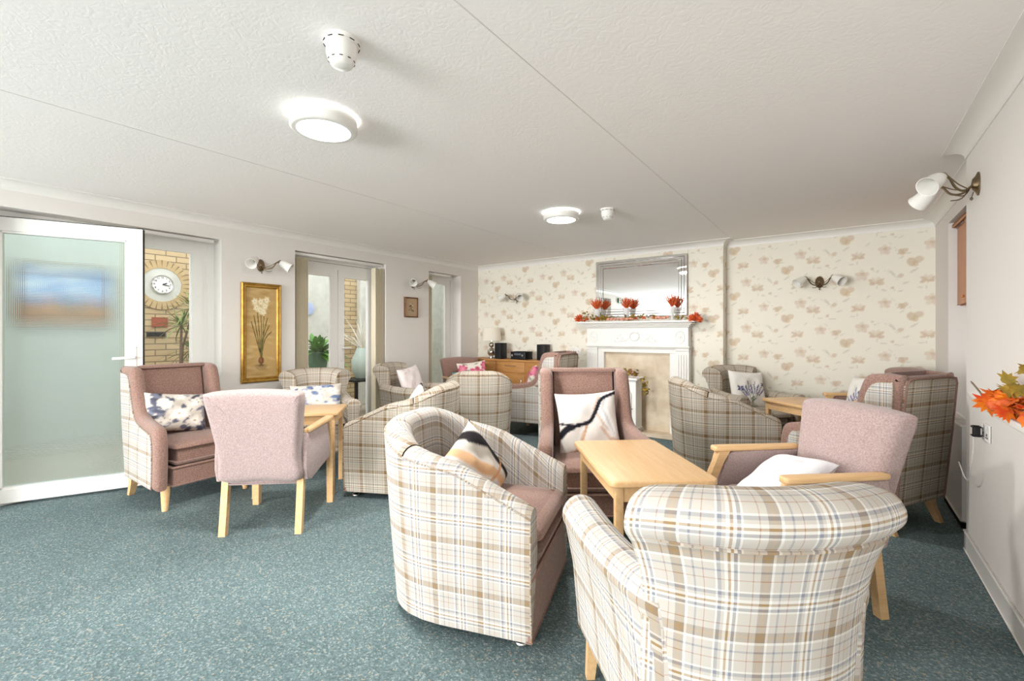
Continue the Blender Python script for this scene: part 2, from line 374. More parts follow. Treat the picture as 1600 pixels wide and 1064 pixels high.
# ---------------------------------------------------------------- printed patterns (colour arrays over points)
def S(*c): return np.array(srgb(*c)[:3])
class Paint:
    def __init__(s, x, y, base): s.x, s.y = np.asarray(x, float), np.asarray(y, float); s.c = np.tile(np.asarray(base, float), (len(s.x), 1)); s.per = None
    def d(s, cx, cy):
        dx = s.x-cx; dy = s.y-cy
        if s.per:
            W = s.per; k = np.floor(dx/W+.5); dx = dx-k*W; dy = dy-k*W/2; dy = dy-np.floor(dy/W+.5)*W
        return dx, dy
    def ell(s, cx, cy, a, b, rot, c, al=1, soft=.25, pt=0):
        dx, dy = s.d(cx, cy); u = (dx*math.cos(rot)+dy*math.sin(rot))/a; v = (-dx*math.sin(rot)+dy*math.cos(rot))/b
        if pt: v = v/np.clip(1-np.abs(u)**2*pt, .05, 1)
        r = np.sqrt(u*u+v*v); k = np.clip((1-r)/soft, 0, 1)[:, None]*al; s.c = s.c*(1-k)+np.asarray(c)*k
    def stroke(s, pts, w, c, al=1):
        for i in range(len(pts)-1):
            (x0, y0), (x1, y1) = pts[i], pts[i+1]; L = math.hypot(x1-x0, y1-y0) or 1e-6
            if s.per: dx, dy = s.d((x0+x1)/2, (y0+y1)/2); dx = dx+(x1-x0)/2; dy = dy+(y1-y0)/2
            else: dx, dy = s.x-x0, s.y-y0
            t = np.clip((dx*(x1-x0)+dy*(y1-y0))/L**2, 0, 1)
            r = np.hypot(dx-t*(x1-x0), dy-t*(y1-y0))/w; k = np.clip((1-r)/.35, 0, 1)[:, None]*al; s.c = s.c*(1-k)+np.asarray(c)*k
    def rgba(s): return np.concatenate([s.c, np.ones((len(s.c), 1))], 1)
def flower(p, cx, cy, R, c1, c2, cc, n=6, al=1, rot=0):
    for ring, rr, cl in ((1, R*.58, c1), (.6, R*.36, c2)):
        for k in range(n):
            a = rot+2*PI*k/n+ring; p.ell(cx+math.cos(a)*rr, cy+math.sin(a)*rr, R*.45*ring+R*.05, R*.3*ring+R*.06, a, cl if k % 2 else tuple(np.asarray(cl)*.93), al, .3)
    p.ell(cx, cy, R*.17, R*.17, 0, cc, al, .5)
def wallpaper_cols(x, z):
    p = Paint(x, z, S(238, 233, 219)); p.per = .53
    tan, pale, pink, leaf = S(210, 190, 166), S(224, 213, 196), S(219, 202, 184), S(208, 205, 190)
    def leafm(cx, cy, L, r, c=leaf, al=.7): p.ell(cx, cy, L, L*.24, r, c, al, .3, .6)
    def heart(cx, cy, s):
        s *= 1.2
        p.ell(cx-.02*s, cy, .026*s, .034*s, .3, tan, .8, .15); p.ell(cx+.018*s, cy+.014*s, .028*s, .024*s, .2, tan, .7, .15); p.ell(cx, cy-.014*s, .02*s, .024*s, 0, S(208, 184, 150), .6, .2); leafm(cx-.01, cy-.062*s, .034*s, .6)
    def lily(cx, cy, s, f=1):
        s *= 1.2
        for a, L in ((2.5, .036), (2.0, .034), (1.3, .034), (.7, .036)): p.ell(cx+math.cos(a)*.028*s*f, cy+math.sin(a)*.026*s, L*s, .015*s, a if f > 0 else PI-a, tan if a in (2.5, .7) else pale, .8, .2)
        p.ell(cx-.025*f*s, cy, .022*s, .014*s, 0, tan, .85, .2); p.ell(cx+.03*f*s, cy-.005, .024*s, .013*s, .3, tan, .8, .2); p.stroke([(cx, cy-.01), (cx+.012*f, cy-.06*s)], .0035, leaf, .7); leafm(cx+.045*f*s, cy-.055*s, .026*s, -.1)
    def bud(cx, cy, s): p.ell(cx, cy, .016*s, .012*s, .3, tan, .8, .2); p.stroke([(cx, cy), (cx+.02, cy-.03), (cx+.06*s, cy-.035)], .003, leaf, .7); leafm(cx+.06*s, cy-.03*s, .022*s, .4)
    def palefl(cx, cy, s):
        s *= 1.2
        for k in range(5): p.ell(cx+math.cos(k*1.256+.3)*.026*s, cy+math.sin(k*1.256+.3)*.026*s, .027*s, .02*s, k*1.256+.3, pale if k % 2 else pink, .75, .2)
        p.ell(cx+.006, cy+.012*s, .018*s, .016*s, 0, tan, .8, .2)
    heart(0, 0, 1.15); lily(.235, -.01+.08, 1.05); palefl(.05+.07, .16, 1); bud(.36, .02, 1.1); heart(.44, -.16, .75); lily(.09, -.19, .95, -1); palefl(.3, -.13, .9); bud(-.1, .12, 1); bud(.2, .22, .8)
    p.ell(-.11, -.13, .028, .022, .6, tan, .7, .2); leafm(-.17, -.1, .05, 2.2); leafm(-.07, -.2, .036, .3); leafm(.17, -.06, .03, .8)
    p.stroke([(-.2, .21), (-.15, .15), (-.13, .08)], .003, leaf, .6); p.stroke([(.3, .2), (.36, .16), (.4, .1)], .003, leaf, .6)
    return p.rgba()
def cush_floral(s, t, blue=False):
    p = Paint(s, t, S(214, 206, 196)); R = random.Random(3 if blue else 9)
    dk = [S(84, 88, 108), S(120, 122, 138), S(150, 150, 162), S(70, 70, 86)] if not blue else [S(104, 122, 158), S(142, 156, 186), S(176, 186, 204), S(86, 100, 138)]
    for _ in range(46): p.ell(R.random(), R.random(), R.uniform(.07, .16), R.uniform(.04, .08), R.uniform(0, PI), R.choice(dk), .95, .3, .5)
    for cx, cy, r in ((.28, .68, .13), (.5, .42, .2), (.82, .72, .15), (.76, .24, .16), (.22, .2, .14), (.52, .86, .1)):
        flower(p, cx, cy, r, S(236, 228, 218), S(246, 242, 236), S(190, 160, 110), 6, .95, R.random()*3)
    for _ in range(26): p.ell(R.random(), R.random(), R.uniform(.02, .05), .012, R.uniform(0, PI), R.choice(dk), .8, .3, .5)
    return p.rgba()
def cush_abstract(s, t):
    p = Paint(s, t, S(236, 230, 224)); W = S(246, 243, 240)
    p.ell(.2, .72, .4, .22, .3, S(226, 224, 224), .8, .6); p.ell(.6, .15, .3, .3, 0, S(232, 222, 214), .9, .5)
    for k in range(4): p.stroke([(.72+.05*k, .95), (.6+.06*k, .7), (.72+.05*k, .45), (.96, .26-.03*k)], .028, (S(214, 190, 176), W, S(206, 206, 208), W)[k], .9)
    p.stroke([(.46, .46), (.4, .3), (.27, .02)], .022, S(196, 150, 116), .95); p.stroke([(.4, .34), (.3, .12), (.22, .0)], .03, S(214, 176, 144), .8)
    p.stroke([(.68, .4), (.8, .22), (1, .18)], .03, S(216, 180, 156), .85)
    bk = S(30, 30, 38)
    path = smoothpts([(0, .30, 0), (.12, .40, 0), (.3, .45, 0), (.5, .5, 0), (.62, .66, 0), (.74, .86, 0), (1, .96, 0)], 5)
    for i in range(len(path)-1): p.stroke([path[i][:2], path[i+1][:2]], .035 if path[i][0] > .2 else .06, bk, 1)
    p.stroke([(0, .5), (.2, .46), (.34, .44)], .02, bk, 1)
    return p.rgba()
def cush_abstract_side(s, t):
    p = Paint(s, t, S(236, 230, 224)); bk = S(34, 30, 34)
    for pts, w_, c in (([(.05, .8), (.2, .5), (.5, .15)], .09, S(206, 204, 204)), ([(.0, .92), (.12, .6), (.3, .2)], .018, bk), ([(.3, 1), (.42, .6), (.62, .3), (.7, 0)], .10, S(222, 180, 140)),
                       ([(.5, .95), (.66, .6), (.84, .1)], .12, S(214, 208, 200)), ([(.66, 1), (.85, .7), (.9, .3), (.86, 0)], .10, bk), ([(.62, .9), (.8, .66)], .05, bk), ([(.4, .3), (.8, .26), (1, .36)], .018, S(206, 150, 110))):
        q = smoothpts([(a, b, 0) for a, b in pts], 5)
        for i in range(len(q)-1): p.stroke([q[i][:2], q[i+1][:2]], w_, c, .95)
    return p.rgba()
def cush_lavender(s, t, fly=True):
    p = Paint(s, t, S(238, 236, 230)); R = random.Random(2)
    for k in range(9):
        a = PI/2+(k-4)*.21; L = R.uniform(.42, .6); bx, by = .52, .16
        x1, y1 = bx+math.cos(a)*L, by+math.sin(a)*L; p.stroke([(bx, by), (x1, y1)], .007, S(120, 130, 110), .9)
        for q in range(9):
            f = .45+.06*q; p.ell(bx+math.cos(a)*L*f*1.03+R.uniform(-.015, .015), by+math.sin(a)*L*f*1.03, .024, .018, R.random()*3, R.choice([S(84, 76, 140), S(112, 106, 172), S(62, 60, 118)]), .95, .3)
    for k in range(5): p.stroke([(.52, .17), (.36+.08*k, .02)], .008, S(110, 126, 96), .8)
    if fly:
        for cx, cy, r in ((.2, .5, .09), (.88, .62, .07)):
            for a in (.6, 2.4, -.6, 3.7): p.ell(cx+math.cos(a)*r*.6, cy+math.sin(a)*r*.6, r*.6, r*.36, a, S(52, 66, 120), .95, .3)
    return p.rgba()
def cush_pink(s, t):
    p = Paint(s, t, S(232, 222, 212)); R = random.Random(5)
    for _ in range(14): p.ell(R.random(), R.random(), .09, .03, R.uniform(0, PI), S(120, 138, 96), .8, .3, .5)
    for cx, cy, r in ((.6, .5, .3), (.15, .75, .18), (.2, .2, .2), (.95, .8, .18)):
        flower(p, cx, cy, r, S(206, 84, 120), S(228, 132, 158), S(220, 180, 110), 7, .95, R.random())
    return p.rgba()
def cush_pale(s, t):
    p = Paint(s, t, S(236, 226, 224)); R = random.Random(8)
    for _ in range(8): p.ell(R.random(), R.random(), .1, .04, R.uniform(0, PI), S(220, 196, 196), .7, .4, .5)
    return p.rgba()
def pict_cols(kind, x, y, w_, h_):
    if kind == 'iris':
        p = Paint(x, y, S(190, 158, 104)); R = random.Random(1)
        for _ in range(70): p.ell(R.uniform(0, w_), R.uniform(0, h_), R.uniform(.05, .12), R.uniform(.01, .03), R.uniform(-.3, .3), R.choice([S(206, 178, 128), S(168, 134, 84), S(214, 188, 140)]), .45, .8)
        gr, dk = S(108, 100, 58), S(70, 62, 38)
        for x1, y1, bx in ((.06, .56, .12), (.09, .62, .14), (.27, .52, .2), (.3, .46, .22), (.25, .6, .19), (.13, .66, .16)):
            q = smoothpts([(.175, .2, 0), (bx, .38, 0), (x1, y1, 0)], 5)
            for i in range(len(q)-1): p.stroke([q[i][:2], q[i+1][:2]], .0065, gr if i % 2 else dk, .95)
        p.stroke([(.175, .2), (.18, .45), (.17, .68)], .006, gr, 1); p.stroke([(.185, .2), (.2, .5), (.21, .66)], .005, gr, 1)
        for cx, cy in ((.12, .70), (.17, .76), (.22, .72), (.16, .68), (.24, .78), (.10, .76), (.2, .66)): flower(p, cx, cy, .042, S(228, 212, 170), S(240, 230, 200), S(190, 150, 60), 6, .9, cx*30)
        p.ell(.175, .17, .038, .045, 0, S(112, 72, 48), 1, .3); p.ell(.17, .175, .02, .035, .2, S(150, 104, 72), .8, .5)
        for a in range(12): p.stroke([(.175, .13), (.175+.07*math.cos(PI+a*PI/11), .12+.05*math.sin(PI+a*PI/11))], .0025, dk, .8)
        return p.rgba()
    if kind == 'knot':
        p = Paint(x, y, S(186, 160, 128)); R = random.Random(6)
        for _ in range(26):
            cx, cy, a = w_/2+R.uniform(-.035, .035), h_/2+R.uniform(-.055, .055), R.uniform(0, 6)
            p.ell(cx, cy, .016, .006, a, R.choice([S(92, 92, 70), S(222, 204, 170), S(70, 66, 54)]), .9, .3)
        return p.rgba()
    p = Paint(x, y, S(120, 160, 214)); R = random.Random(7)
    for _ in range(16): p.ell(R.uniform(0, w_), R.uniform(h_*.55, h_), .14, .05, 0, S(226, 232, 240), .8, .8)
    p.c[np.asarray(y) < h_*.34] = S(176, 118, 60); 
    for _ in range(24): p.ell(R.uniform(0, w_), R.uniform(h_*.28, h_*.42), .08, .035, 0, R.choice([S(90, 104, 60), S(206, 130, 70), S(70, 84, 60)]), .9, .6)
    for _ in range(20): p.ell(R.uniform(0, w_), R.uniform(0, h_*.26), .1, .02, 0, R.choice([S(206, 110, 60), S(196, 140, 70), S(150, 110, 60)]), .8, .6)
    return p.rgba()
def sheet(name, o, ux, uz, W_, H_, step, matl, fn, parent=None, th=0):
    """dense flat sheet for a printed surface; o origin, ux & uz unit axes"""
    nx, nz = max(2, int(W_/step)), max(2, int(H_/step)); X, Z = np.meshgrid(np.linspace(0, W_, nx+1), np.linspace(0, H_, nz+1)); X, Z = X.ravel(), Z.ravel()
    o = np.array(o, float); P = o+X[:, None]*np.array(ux, float)+Z[:, None]*np.array(uz, float)
    idx = np.arange((nx+1)*(nz+1)).reshape(nz+1, nx+1)
    F = np.stack([idx[:-1, :-1], idx[:-1, 1:], idx[1:, 1:], idx[1:, :-1]], -1).reshape(-1, 4)
    me = bpy.data.meshes.new(name); me.from_pydata(P.tolist(), [], F.tolist()); me.materials.append(matl)
    ca = me.color_attributes.new('print', 'FLOAT_COLOR', 'POINT'); ca.data.foreach_set('color', np.asarray(fn(X, Z), dtype=np.float32).ravel())
    ob = bpy.data.objects.new(name, me); col.objects.link(ob)
    if parent: ob.parent = parent
    return ob
def struct(o): o['kind'] = 'structure'; return o

# ---------------------------------------------------------------- room shell
XL, XR, YB, YC, ZC, X2, YE, YF = -4.787, .588, 5.688, 5.849, 2.335, .72, 3.70, -5.4
COV = 2.273
def bx(name, a, b, m, parent=None, smooth=False):
    mb = MB(); mb.box([(a[i]+b[i])/2 for i in range(3)], [abs(b[i]-a[i]) for i in range(3)]); return mb.build(name, m, parent, smooth)
struct(bx('floor', (-5.1, -5.6, -.1), (1.2, 6.2, 0), M['carpet']))
struct(bx('floor_corridor', (-8.0, -5.6, -.1), (-5.1, 7.5, -.005), M['stone_path']))
struct(bx('ceiling', (-4.95, -5.6, ZC), (1.2, 6.2, ZC+.1), M['ceiling']))
# left wall: pieces round the three openings
ops = [(.36, 1.902, 2.15), (2.624, 3.836, 2.155), (4.594, 5.271, 2.15)]
XO = -5.12
mb = MB(); y0 = YF-.2
for a, b, h in ops:
    mb.box(((XL+XO)/2, (y0+a)/2, ZC/2), (XL-XO, a-y0, ZC)); mb.box(((XL+XO)/2, (a+b)/2, (h+ZC)/2), (XL-XO, b-a, ZC-h)); y0 = b
mb.box(((XL+XO)/2, (y0+6.1)/2, ZC/2), (XL-XO, 6.1-y0, ZC)); struct(mb.build('wall_left', M['wall'], None, False))
# back wall: chimney breast and alcove, papered
struct(bx('wall_back', (-5.1, YB+.004, 0), (-1.127, YB+.5, ZC), M['wall']))
struct(bx('wall_alcove', (-1.2, YC+.004, 0), (1.2, YC+.3, ZC), M['wall']))
XCB = -1.107
struct(sheet('wallpaper_back', (XL, YB, 0), (1, 0, 0), (0, 0, 1), XCB-XL, 2.29, .0105, M['wallpaper'], lambda x, z: wallpaper_cols(x+.13, z-.1)))
struct(sheet('wallpaper_return', (XCB, YB, 0), (0, 1, 0), (0, 0, 1), YC-YB, 2.29, .0105, M['wallpaper'], lambda x, z: wallpaper_cols(x+.3, z-.1)))
struct(sheet('wallpaper_alcove', (XCB, YC, 0), (1, 0, 0), (0, 0, 1), X2-XCB, 2.29, .0105, M['wallpaper'], lambda x, z: wallpaper_cols(x+XCB+.483, z-1.95)))
# right wall near the camera and the set-back wall with the hatch recess
struct(bx('wall_right', (XR, -5.6, 0), (XR+.6, YE, ZC), M['wall']))
hy0, hy1, hh = 4.35, 5.21, 2.17
mb = MB()
mb.box((X2+.2, (YE+hy0)/2, ZC/2), (.4, hy0-YE, ZC)); mb.box((X2+.2, (hy1+6.1)/2, ZC/2), (.4, 6.1-hy1, ZC)); mb.box((X2+.2, (hy0+hy1)/2, (hh+ZC)/2), (.4, hy1-hy0, ZC-hh))
mb.box((X2+.3, (hy0+hy1)/2, ZC/2), (.2, hy1-hy0, ZC)); struct(mb.build('wall_recess', M['wall'], None, False))
# wall behind the camera with a wide window
mb = MB(); wx0, wx1, wz0, wz1 = -4.6, -1.25, .35, 2.15
mb.box(((-5.1+wx0)/2, YF-.1, ZC/2), (wx0+5.1, .2, ZC)); mb.box(((wx1+1.2)/2, YF-.1, ZC/2), (1.2-wx1, .2, ZC)); mb.box(((wx0+wx1)/2, YF-.1, wz0/2), (wx1-wx0, .2, wz0)); mb.box(((wx0+wx1)/2, YF-.1, (wz1+ZC)/2), (wx1-wx0, .2, ZC-wz1))
struct(mb.build('wall_front', M['wall'], None, False))
fr = MB()
for x in (wx0+.03, -3.48, -2.37, wx1-.03): fr.box((x, YF-.05, (wz0+wz1)/2), (.06, .07, wz1-wz0))
for z in (wz0+.03, wz1-.03): fr.box(((wx0+wx1)/2, YF-.05, z), (wx1-wx0, .066, .06))
struct(fr.build('window_4', M['white_pvc'], None, False))
# coving: concave quarter profile swept along wall runs
def coving(name, a, b, nrm, m0=0, m1=0):
    a = Vector(a+(0,)); b = Vector(b+(0,)); n = Vector(nrm+(0,)); r = .095; dz = ZC-COV; mb = MB(); prof = [(0, COV-.006), (.006, COV-.006), (.006, COV)]
    for k in range(8):
        t = PI/2*k/7; prof.append((.006+(r-.012)*(1-math.cos(t)), COV+(dz-.006)*math.sin(t)))
    prof += [(r, ZC-.006), (r, ZC+.002), (0, ZC+.002)]
    dr_ = (b-a).normalized(); P = [[p+n*o+dr_*o*mm+Vector((0, 0, z)) for o, z in prof] for p, mm in ((a, m0), (b, m1))]
    mb.grid(P, True, True); return struct(mb.build(name, M['white_gloss'], None, True, 30))
coving('trim_1', (XL, YF), (XL, YB), (1, 0), 0, -1); coving('trim_2', (XL, YB), (XCB, YB), (0, -1), 1, 1); coving('trim_3', (XCB, YB), (XCB, YC), (1, 0), -1, -1)
coving('trim_4', (XCB, YC), (X2, YC), (0, -1), 1, -1); coving('trim_5', (X2, YE), (X2, YC), (-1, 0), 1, -1); coving('trim_6', (XR, YF), (XR, YE), (-1, 0), 0, 1); coving('trim_7', (XR, YE), (X2, YE), (0, 1), -1, -1)
def base(name, a, b, nrm, h=.115, t=.016):
    lo = [min(a[0], b[0]), min(a[1], b[1]), 0]; hi = [max(a[0], b[0]), max(a[1], b[1]), h]
    for i in (0, 1):
        if nrm[i] > 0: hi[i] += t
        if nrm[i] < 0: lo[i] -= t
    mb = MB(); mb.rbox([(lo[i]+hi[i])/2 for i in range(3)], [hi[i]-lo[i] for i in range(3)], .006, 2); return struct(mb.build(name, M['white_gloss']))
base('baseboard_right', (XR, YF), (XR, YE), (-1, 0)); base('baseboard_return', (XR, YE), (X2, YE), (0, 1)); base('baseboard_recess', (X2, YE+.02), (X2, hy0), (-1, 0))
base('baseboard_back', (XL, YB), (-2.86, YB), (0, -1)); base('baseboard_chimney', (-1.43, YB), (XCB, YB), (0, -1)); base('baseboard_alcove', (XCB, YC), (X2, YC), (0, -1))
k = 0
for a, b in ((YF, .36), (1.902, 2.624), (3.836, 4.594), (5.271, YB)): base('baseboard_left', (XL, a), (XL, b), (1, 0))
# ceiling board joints
for n, x, ya, yb in (('trim_8', -1.02, 1.0, 5.5), ('trim_9', -3.03, .2, 5.5)):
    struct(bx(n, (x-.0022, ya, ZC-.0012), (x+.0022, yb, ZC+.001), M['wall']))
# corridor beyond the left wall
struct(bx('wall_corridor', (-7.3, -5.6, 0), (-7.0, 1.75, 2.6), M['pale_render']))
mb = MB()
for a, b in ((1.75, 3.3), (4.6, 4.97)):
    mb.add([(-7.0, a, 0), (-7.0, b, 0), (-7.0, b, 2.6), (-7.0, a, 2.6)], [(0, 1, 2, 3)]); mb.box((-7.15, (a+b)/2, 1.3), (.298, b-a, 2.6))
mb.box((-7.15, 2.5, 1.3), (.29, 1.5, 2.6)); struct(mb.build('wall_brick', M['brick'], None, False))
struct(bx('wall_render', (-7.3, 3.3, 0), (-7.02, 4.6, 2.6), M['pale_render'])); struct(bx('wall_pier', (-7.3, 4.97, 0), (-6.9, 7.5, 2.6), M['pale_render']))
struct(bx('wall_end', (-7.3, 7.0, 0), (-5.12, 7.2, 2.6), M['pale_render']))
struct(bx('wall_outer', (-5.12, 6.1, 0), (-5.0, 7.2, 2.6), M['pale_render']))

# ---------------------------------------------------------------- windows and doors in the left wall
def sash(name, x, ya, yb, za, zb, fw=.075, d=.06, gl='glass', top=None, parent=None):
    mb = MB(); x0 = x
    for y in (ya+fw/2, yb-fw/2): mb.box((x0, y, (za+zb)/2), (d, fw, zb-za))
    for z in (za+fw/2, zb-fw/2): mb.box((x0, (ya+yb)/2, z), (d*.98, yb-ya, fw))
    for y in (ya+fw+.004, yb-fw-.004): mb.box((x0, y, (za+zb)/2), (d*.6, .01, zb-za-2*fw))
    o = mb.build(name, M['white_pvc'], parent, False)
    g = MB(); g.box((x0, (ya+yb)/2, (za+zb)/2), (.006, yb-ya-2*fw, zb-za-2*fw)); g.build('pane', M[gl], o, False)
    return o
def door_frame(name, ya, yb, zt, x=-4.985, fw=.06):
    mb = MB()
    for y in (ya+fw/2, yb-fw/2): mb.box((x, y, zt/2), (.07, fw, zt))
    mb.box((x, (ya+yb)/2, zt-fw/2), (.066, yb-ya, fw)); mb.box((x, (ya+yb)/2, .015), (.066, yb-ya-.002, .03))
    return struct(mb.build(name, M['white_pvc'], None, False))
f1 = door_frame('door_1', .36, 1.902, 2.15); sash('door_leaf', -4.975, 1.26, 1.80, .03, 2.092, .085, .05, parent=f1)
pw = MB(); pw.box((-4.98, 1.822, 1.06), (.05, .046, 2.066)); pw.build('mullion', M['white_pvc'], f1, False)
f2 = door_frame('door_2', 2.624, 3.836, 2.155)
sash('door_leaf', -4.975, 2.69, 3.245, .03, 2.022, .085, .05, parent=f2); sash('door_leaf', -4.975, 3.25, 3.77, .03, 2.022, .085, .05, parent=f2)
hb = MB(); hb.rbox((-4.94, 3.295, 1.02), (.02, .028, .2), .006, 2); hb.tube([(-4.93, 3.295, 1.08), (-4.9, 3.295, 1.08), (-4.9, 3.4, 1.08)], .008); hb.build('handle', M['white_pvc'], f2)
f2b = MB(); f2b.box((-4.98, 3.23, 2.056), (.05, 1.09, .067)); f2b.build('transom', M['white_pvc'], f2, False)
f3 = door_frame('door_3', 4.594, 5.271, 2.15); sash('door_leaf', -4.975, 4.66, 5.2, .03, 2.092, .085, .05, parent=f3)
hb = MB(); hb.rbox((-4.94, 4.71, 1.25), (.02, .028, .2), .006, 2); hb.build('handle', M['black'], f3)
# open obscure-glass door leaf, hinged on door_1
dl = thing('glazed_door', 'open white glazed door leaf with rippled obscure glass at the left edge', 'door', (-5.0, .42, 0), math.atan2(1.262-.42, -4.64+5.0))
L_ = math.hypot(.36, .842)
mb = MB(); FW = .098
for x in (FW/2, L_-FW/2): mb.box((x, 0, 1.06), (FW, .06, 2.08))
for z in (.02+FW/2, 2.1-FW/2): mb.box((L_/2, 0, z), (L_, .0595, FW))
for x in (FW+.008, L_-FW-.008): mb.box((x, 0, 1.06), (.016, .045, 2.08-2*FW))
for z in (.02+FW+.008, 2.1-FW-.008): mb.box((L_/2, 0, z), (L_-2*FW, .045, .016))
mb.build('door_frame', M['white_pvc'], dl, False)
g = MB(); g.box((L_/2, 0, 1.06), (L_-2*FW-.03, .008, 2.08-2*FW-.03)); g.build('pane', M['reeded'], dl, False)
g = MB(); g.box((L_+.004, 0, 1.06), (.008, .03, 2.08)); g.box((L_/2, 0, 2.104), (L_, .03, .008)); tag(g.build('gasket', M['black'], dl, False), 'black rubber edge seal')
h = MB(); h.rbox((L_-.05, -.036, 1.03), (.03, .014, .24), .006, 2); h.tube([(L_-.05, -.04, 1.06), (L_-.05, -.075, 1.06), (L_-.07, -.08, 1.06), (L_-.18, -.08, 1.055)], .011, 10); h.build('handle', M['white_pvc'], dl)
# blind rails and stacked vertical blinds
def rail(ya, yb, z, lab):
    t = thing('blind_rail', lab, 'blind', (XL-.06, (ya+yb)/2, z), 0, None)
    mb = MB(); mb.rbox((0, 0, 0), (.04, yb-ya, .03), .004, 2); mb.build('track', M['white_pvc'], t)
    return t
def stack(t, y0, n, mt, w_=.10, step=.012, face=0, z0=.05, z1=2.09):
    for k in range(n):
        mb = MB(); y = y0+k*step-t.location.y; a = face
        mb.box((0, y, (z0+z1)/2-t.location.z), (.089 if not a else .02, .003 if not a else .075, z1-z0)); mb.build('slat', mt, t, False)
M['slat'] = mat('cream vertical blind fabric', srgb(230, 219, 194), .8)
r1 = rail(1.27, 1.86, 2.128, 'white blind track above the window with the clock view')
r2 = rail(2.64, 3.82, 2.134, 'vertical blind of the middle glazed doors, stacked to both sides'); stack(r2, 2.655, 9, M['slat'], step=.016); stack(r2, 3.69, 7, M['slat'], step=.02)
r3 = rail(4.6, 5.1, 2.13, 'vertical blind stacked at the left of the far narrow door'); stack(r3, 4.615, 5, M['slat'], step=.014)
# front window curtains and garden hedge (seen in the mirror)
for x, lab in ((-4.4, 'ivory pleated curtain at the left of the window behind the camera'), (-2.93, 'ivory pleated curtain hanging between the window lights behind the camera'), (-1.3, 'ivory pleated curtain at the right of the window behind the camera')):
    P = []
    for z in (.1, 1.2, 2.0, 2.2):
        P.append([(x+(.3+.02*math.sin(z*3))*(q/30-.5), YF+.10+.03*math.sin(q*1.3), z) for q in range(31)])
    mb = MB(); mb.grid(P); o = mb.build('curtain', M['curtain']); s_ = o.modifiers.new('thick', 'SOLIDIFY'); s_.thickness = .004; tag(o, lab, 'curtain', None)
mb = MB()
for _ in range(60):
    mb.lathe([(.01, -.35), (.25, -.2), (.35, 0), (.25, .22), (.01, .34)], (random.uniform(-6, 0), random.uniform(-8.2, -7.6), random.uniform(.3, 2.2)), 8)
tag(mb.build('hedge', M['hedge']), 'green garden hedge outside the window behind the camera', 'hedge')
es = thing('exit_sign', 'green running man exit sign high on the left wall near the camera', 'sign', (XL+.03, -.2, 2.13))
mb = MB(); mb.rbox((0, 0, 0), (.03, .32, .13), .005, 2); mb.build('panel', M['sign_green'], es)
mb = MB(); mb.box((.017, .1, 0), (.002, .07, .1)); mb.build('door_symbol', M['white_gloss'], es, False)
mb = MB(); mb.box((.017, -.09, 0), (.002, .07, .012)); mb.add([(.018, -.13, 0), (.018, -.1, .03), (.018, -.1, -.03)], [(0, 1, 2)]); mb.build('arrow', M['white_gloss'], es, False)
mb = MB(); mb.box((.017, 0, .0), (.002, .02, .05)); mb.lathe([(.012, 0), (.012, .002)], (.017, 0, .042), 10, Matrix.Rotation(PI/2, 3, 'Y')); mb.build('running_figure', M['white_gloss'], es, False)

# ---------------------------------------------------------------- corridor things seen through the glass
cl = thing('round_wall_clock', 'round white wall clock inside the brick roundel beyond the left door', 'clock', (-6.985, 2.09, 1.876))
RY = Matrix.Rotation(PI/2, 3, 'Y')
mb = MB(); mb.lathe([(.118, 0), (.12, .02), (.112, .03), (.106, .024)], (0, 0, 0), 36, RY, False); mb.build('rim', M['chrome'], cl)
mb = MB(); mb.lathe([(.108, .0), (.108, .02)], (0, 0, 0), 36, RY); mb.build('face', M['white_gloss'], cl)
def text_mesh(name, body, size, loc, rot, mt, parent, ext=.001):
    cu = bpy.data.curves.new(name, 'FONT'); cu.body = body; cu.size = size; cu.extrude = ext; cu.align_x = 'CENTER'; cu.align_y = 'CENTER'
    tmp = bpy.data.objects.new(name+'_tmp', cu); col.objects.link(tmp); bpy.context.view_layer.update()
    me = bpy.data.meshes.new_from_object(tmp); me.name = name; bpy.data.objects.remove(tmp)
    me.materials.clear(); me.materials.append(mt); o = bpy.data.objects.new(name, me); col.objects.link(o); o.parent = parent; o.location = loc; o.rotation_euler = rot; return o
for k in range(1, 13):
    a = PI/2-k*PI/6; text_mesh('numeral', str(k), .03, (.022, math.cos(a)*.085, math.sin(a)*.085), (PI/2, 0, PI/2), M['black'], cl)
mb = MB()
for a, l_, w_ in ((PI/2-2.3*PI/6, .05, .008), (PI/2-3.4*PI/6, .075, .006)): mb.bar((.026, 0, 0), (.026, math.cos(a)*l_, math.sin(a)*l_), w_)
mb.build('hands', M['black'], cl, False)
rd = thing('brick_roundel', 'ring of upright buff bricks around a pale disc on the corridor wall', 'wall panel', (-6.995, 2.09, 1.872))
mb = MB()
for k in range(30):
    a = 2*PI*k/30; c = (.0, math.cos(a)*.262, math.sin(a)*.262); mb.box(c, (.03, .047, .1), Matrix.Rotation(a-PI/2, 3, 'X'))
mb.build('bricks', M['brick_arch'], rd, False)
mb = MB(); mb.lathe([(.315, -.004), (.315, .008)], (0, 0, 0), 40, RY); mb.build('mortar_bed', M['mortar'], rd)
mb = MB(); mb.lathe([(.213, -.004), (.213, .009)], (0, 0, 0), 40, RY); mb.build('disc', M['pale_render'], rd)
cl.location.x = -6.985
mb = MB(); mb.rbox((-6.99, 2.07, 1.40), (.02, .17, .12), .004, 2); tag(mb.build('terracotta_tile', M['red_tile']), 'red brown rectangular plaque under the clock roundel', 'plaque')
mb = MB(); mb.rbox((-6.99, 2.03, 1.245), (.03, .2, .055), .006, 2); tag(mb.build('wall_vent', M['black']), 'dark low vent slot under the red plaque', 'vent')
pf = thing('landscape_picture', 'wide landscape picture seen blurred through the obscure door glass', 'picture', (-6.97, .84, 1.38))
mb = MB()
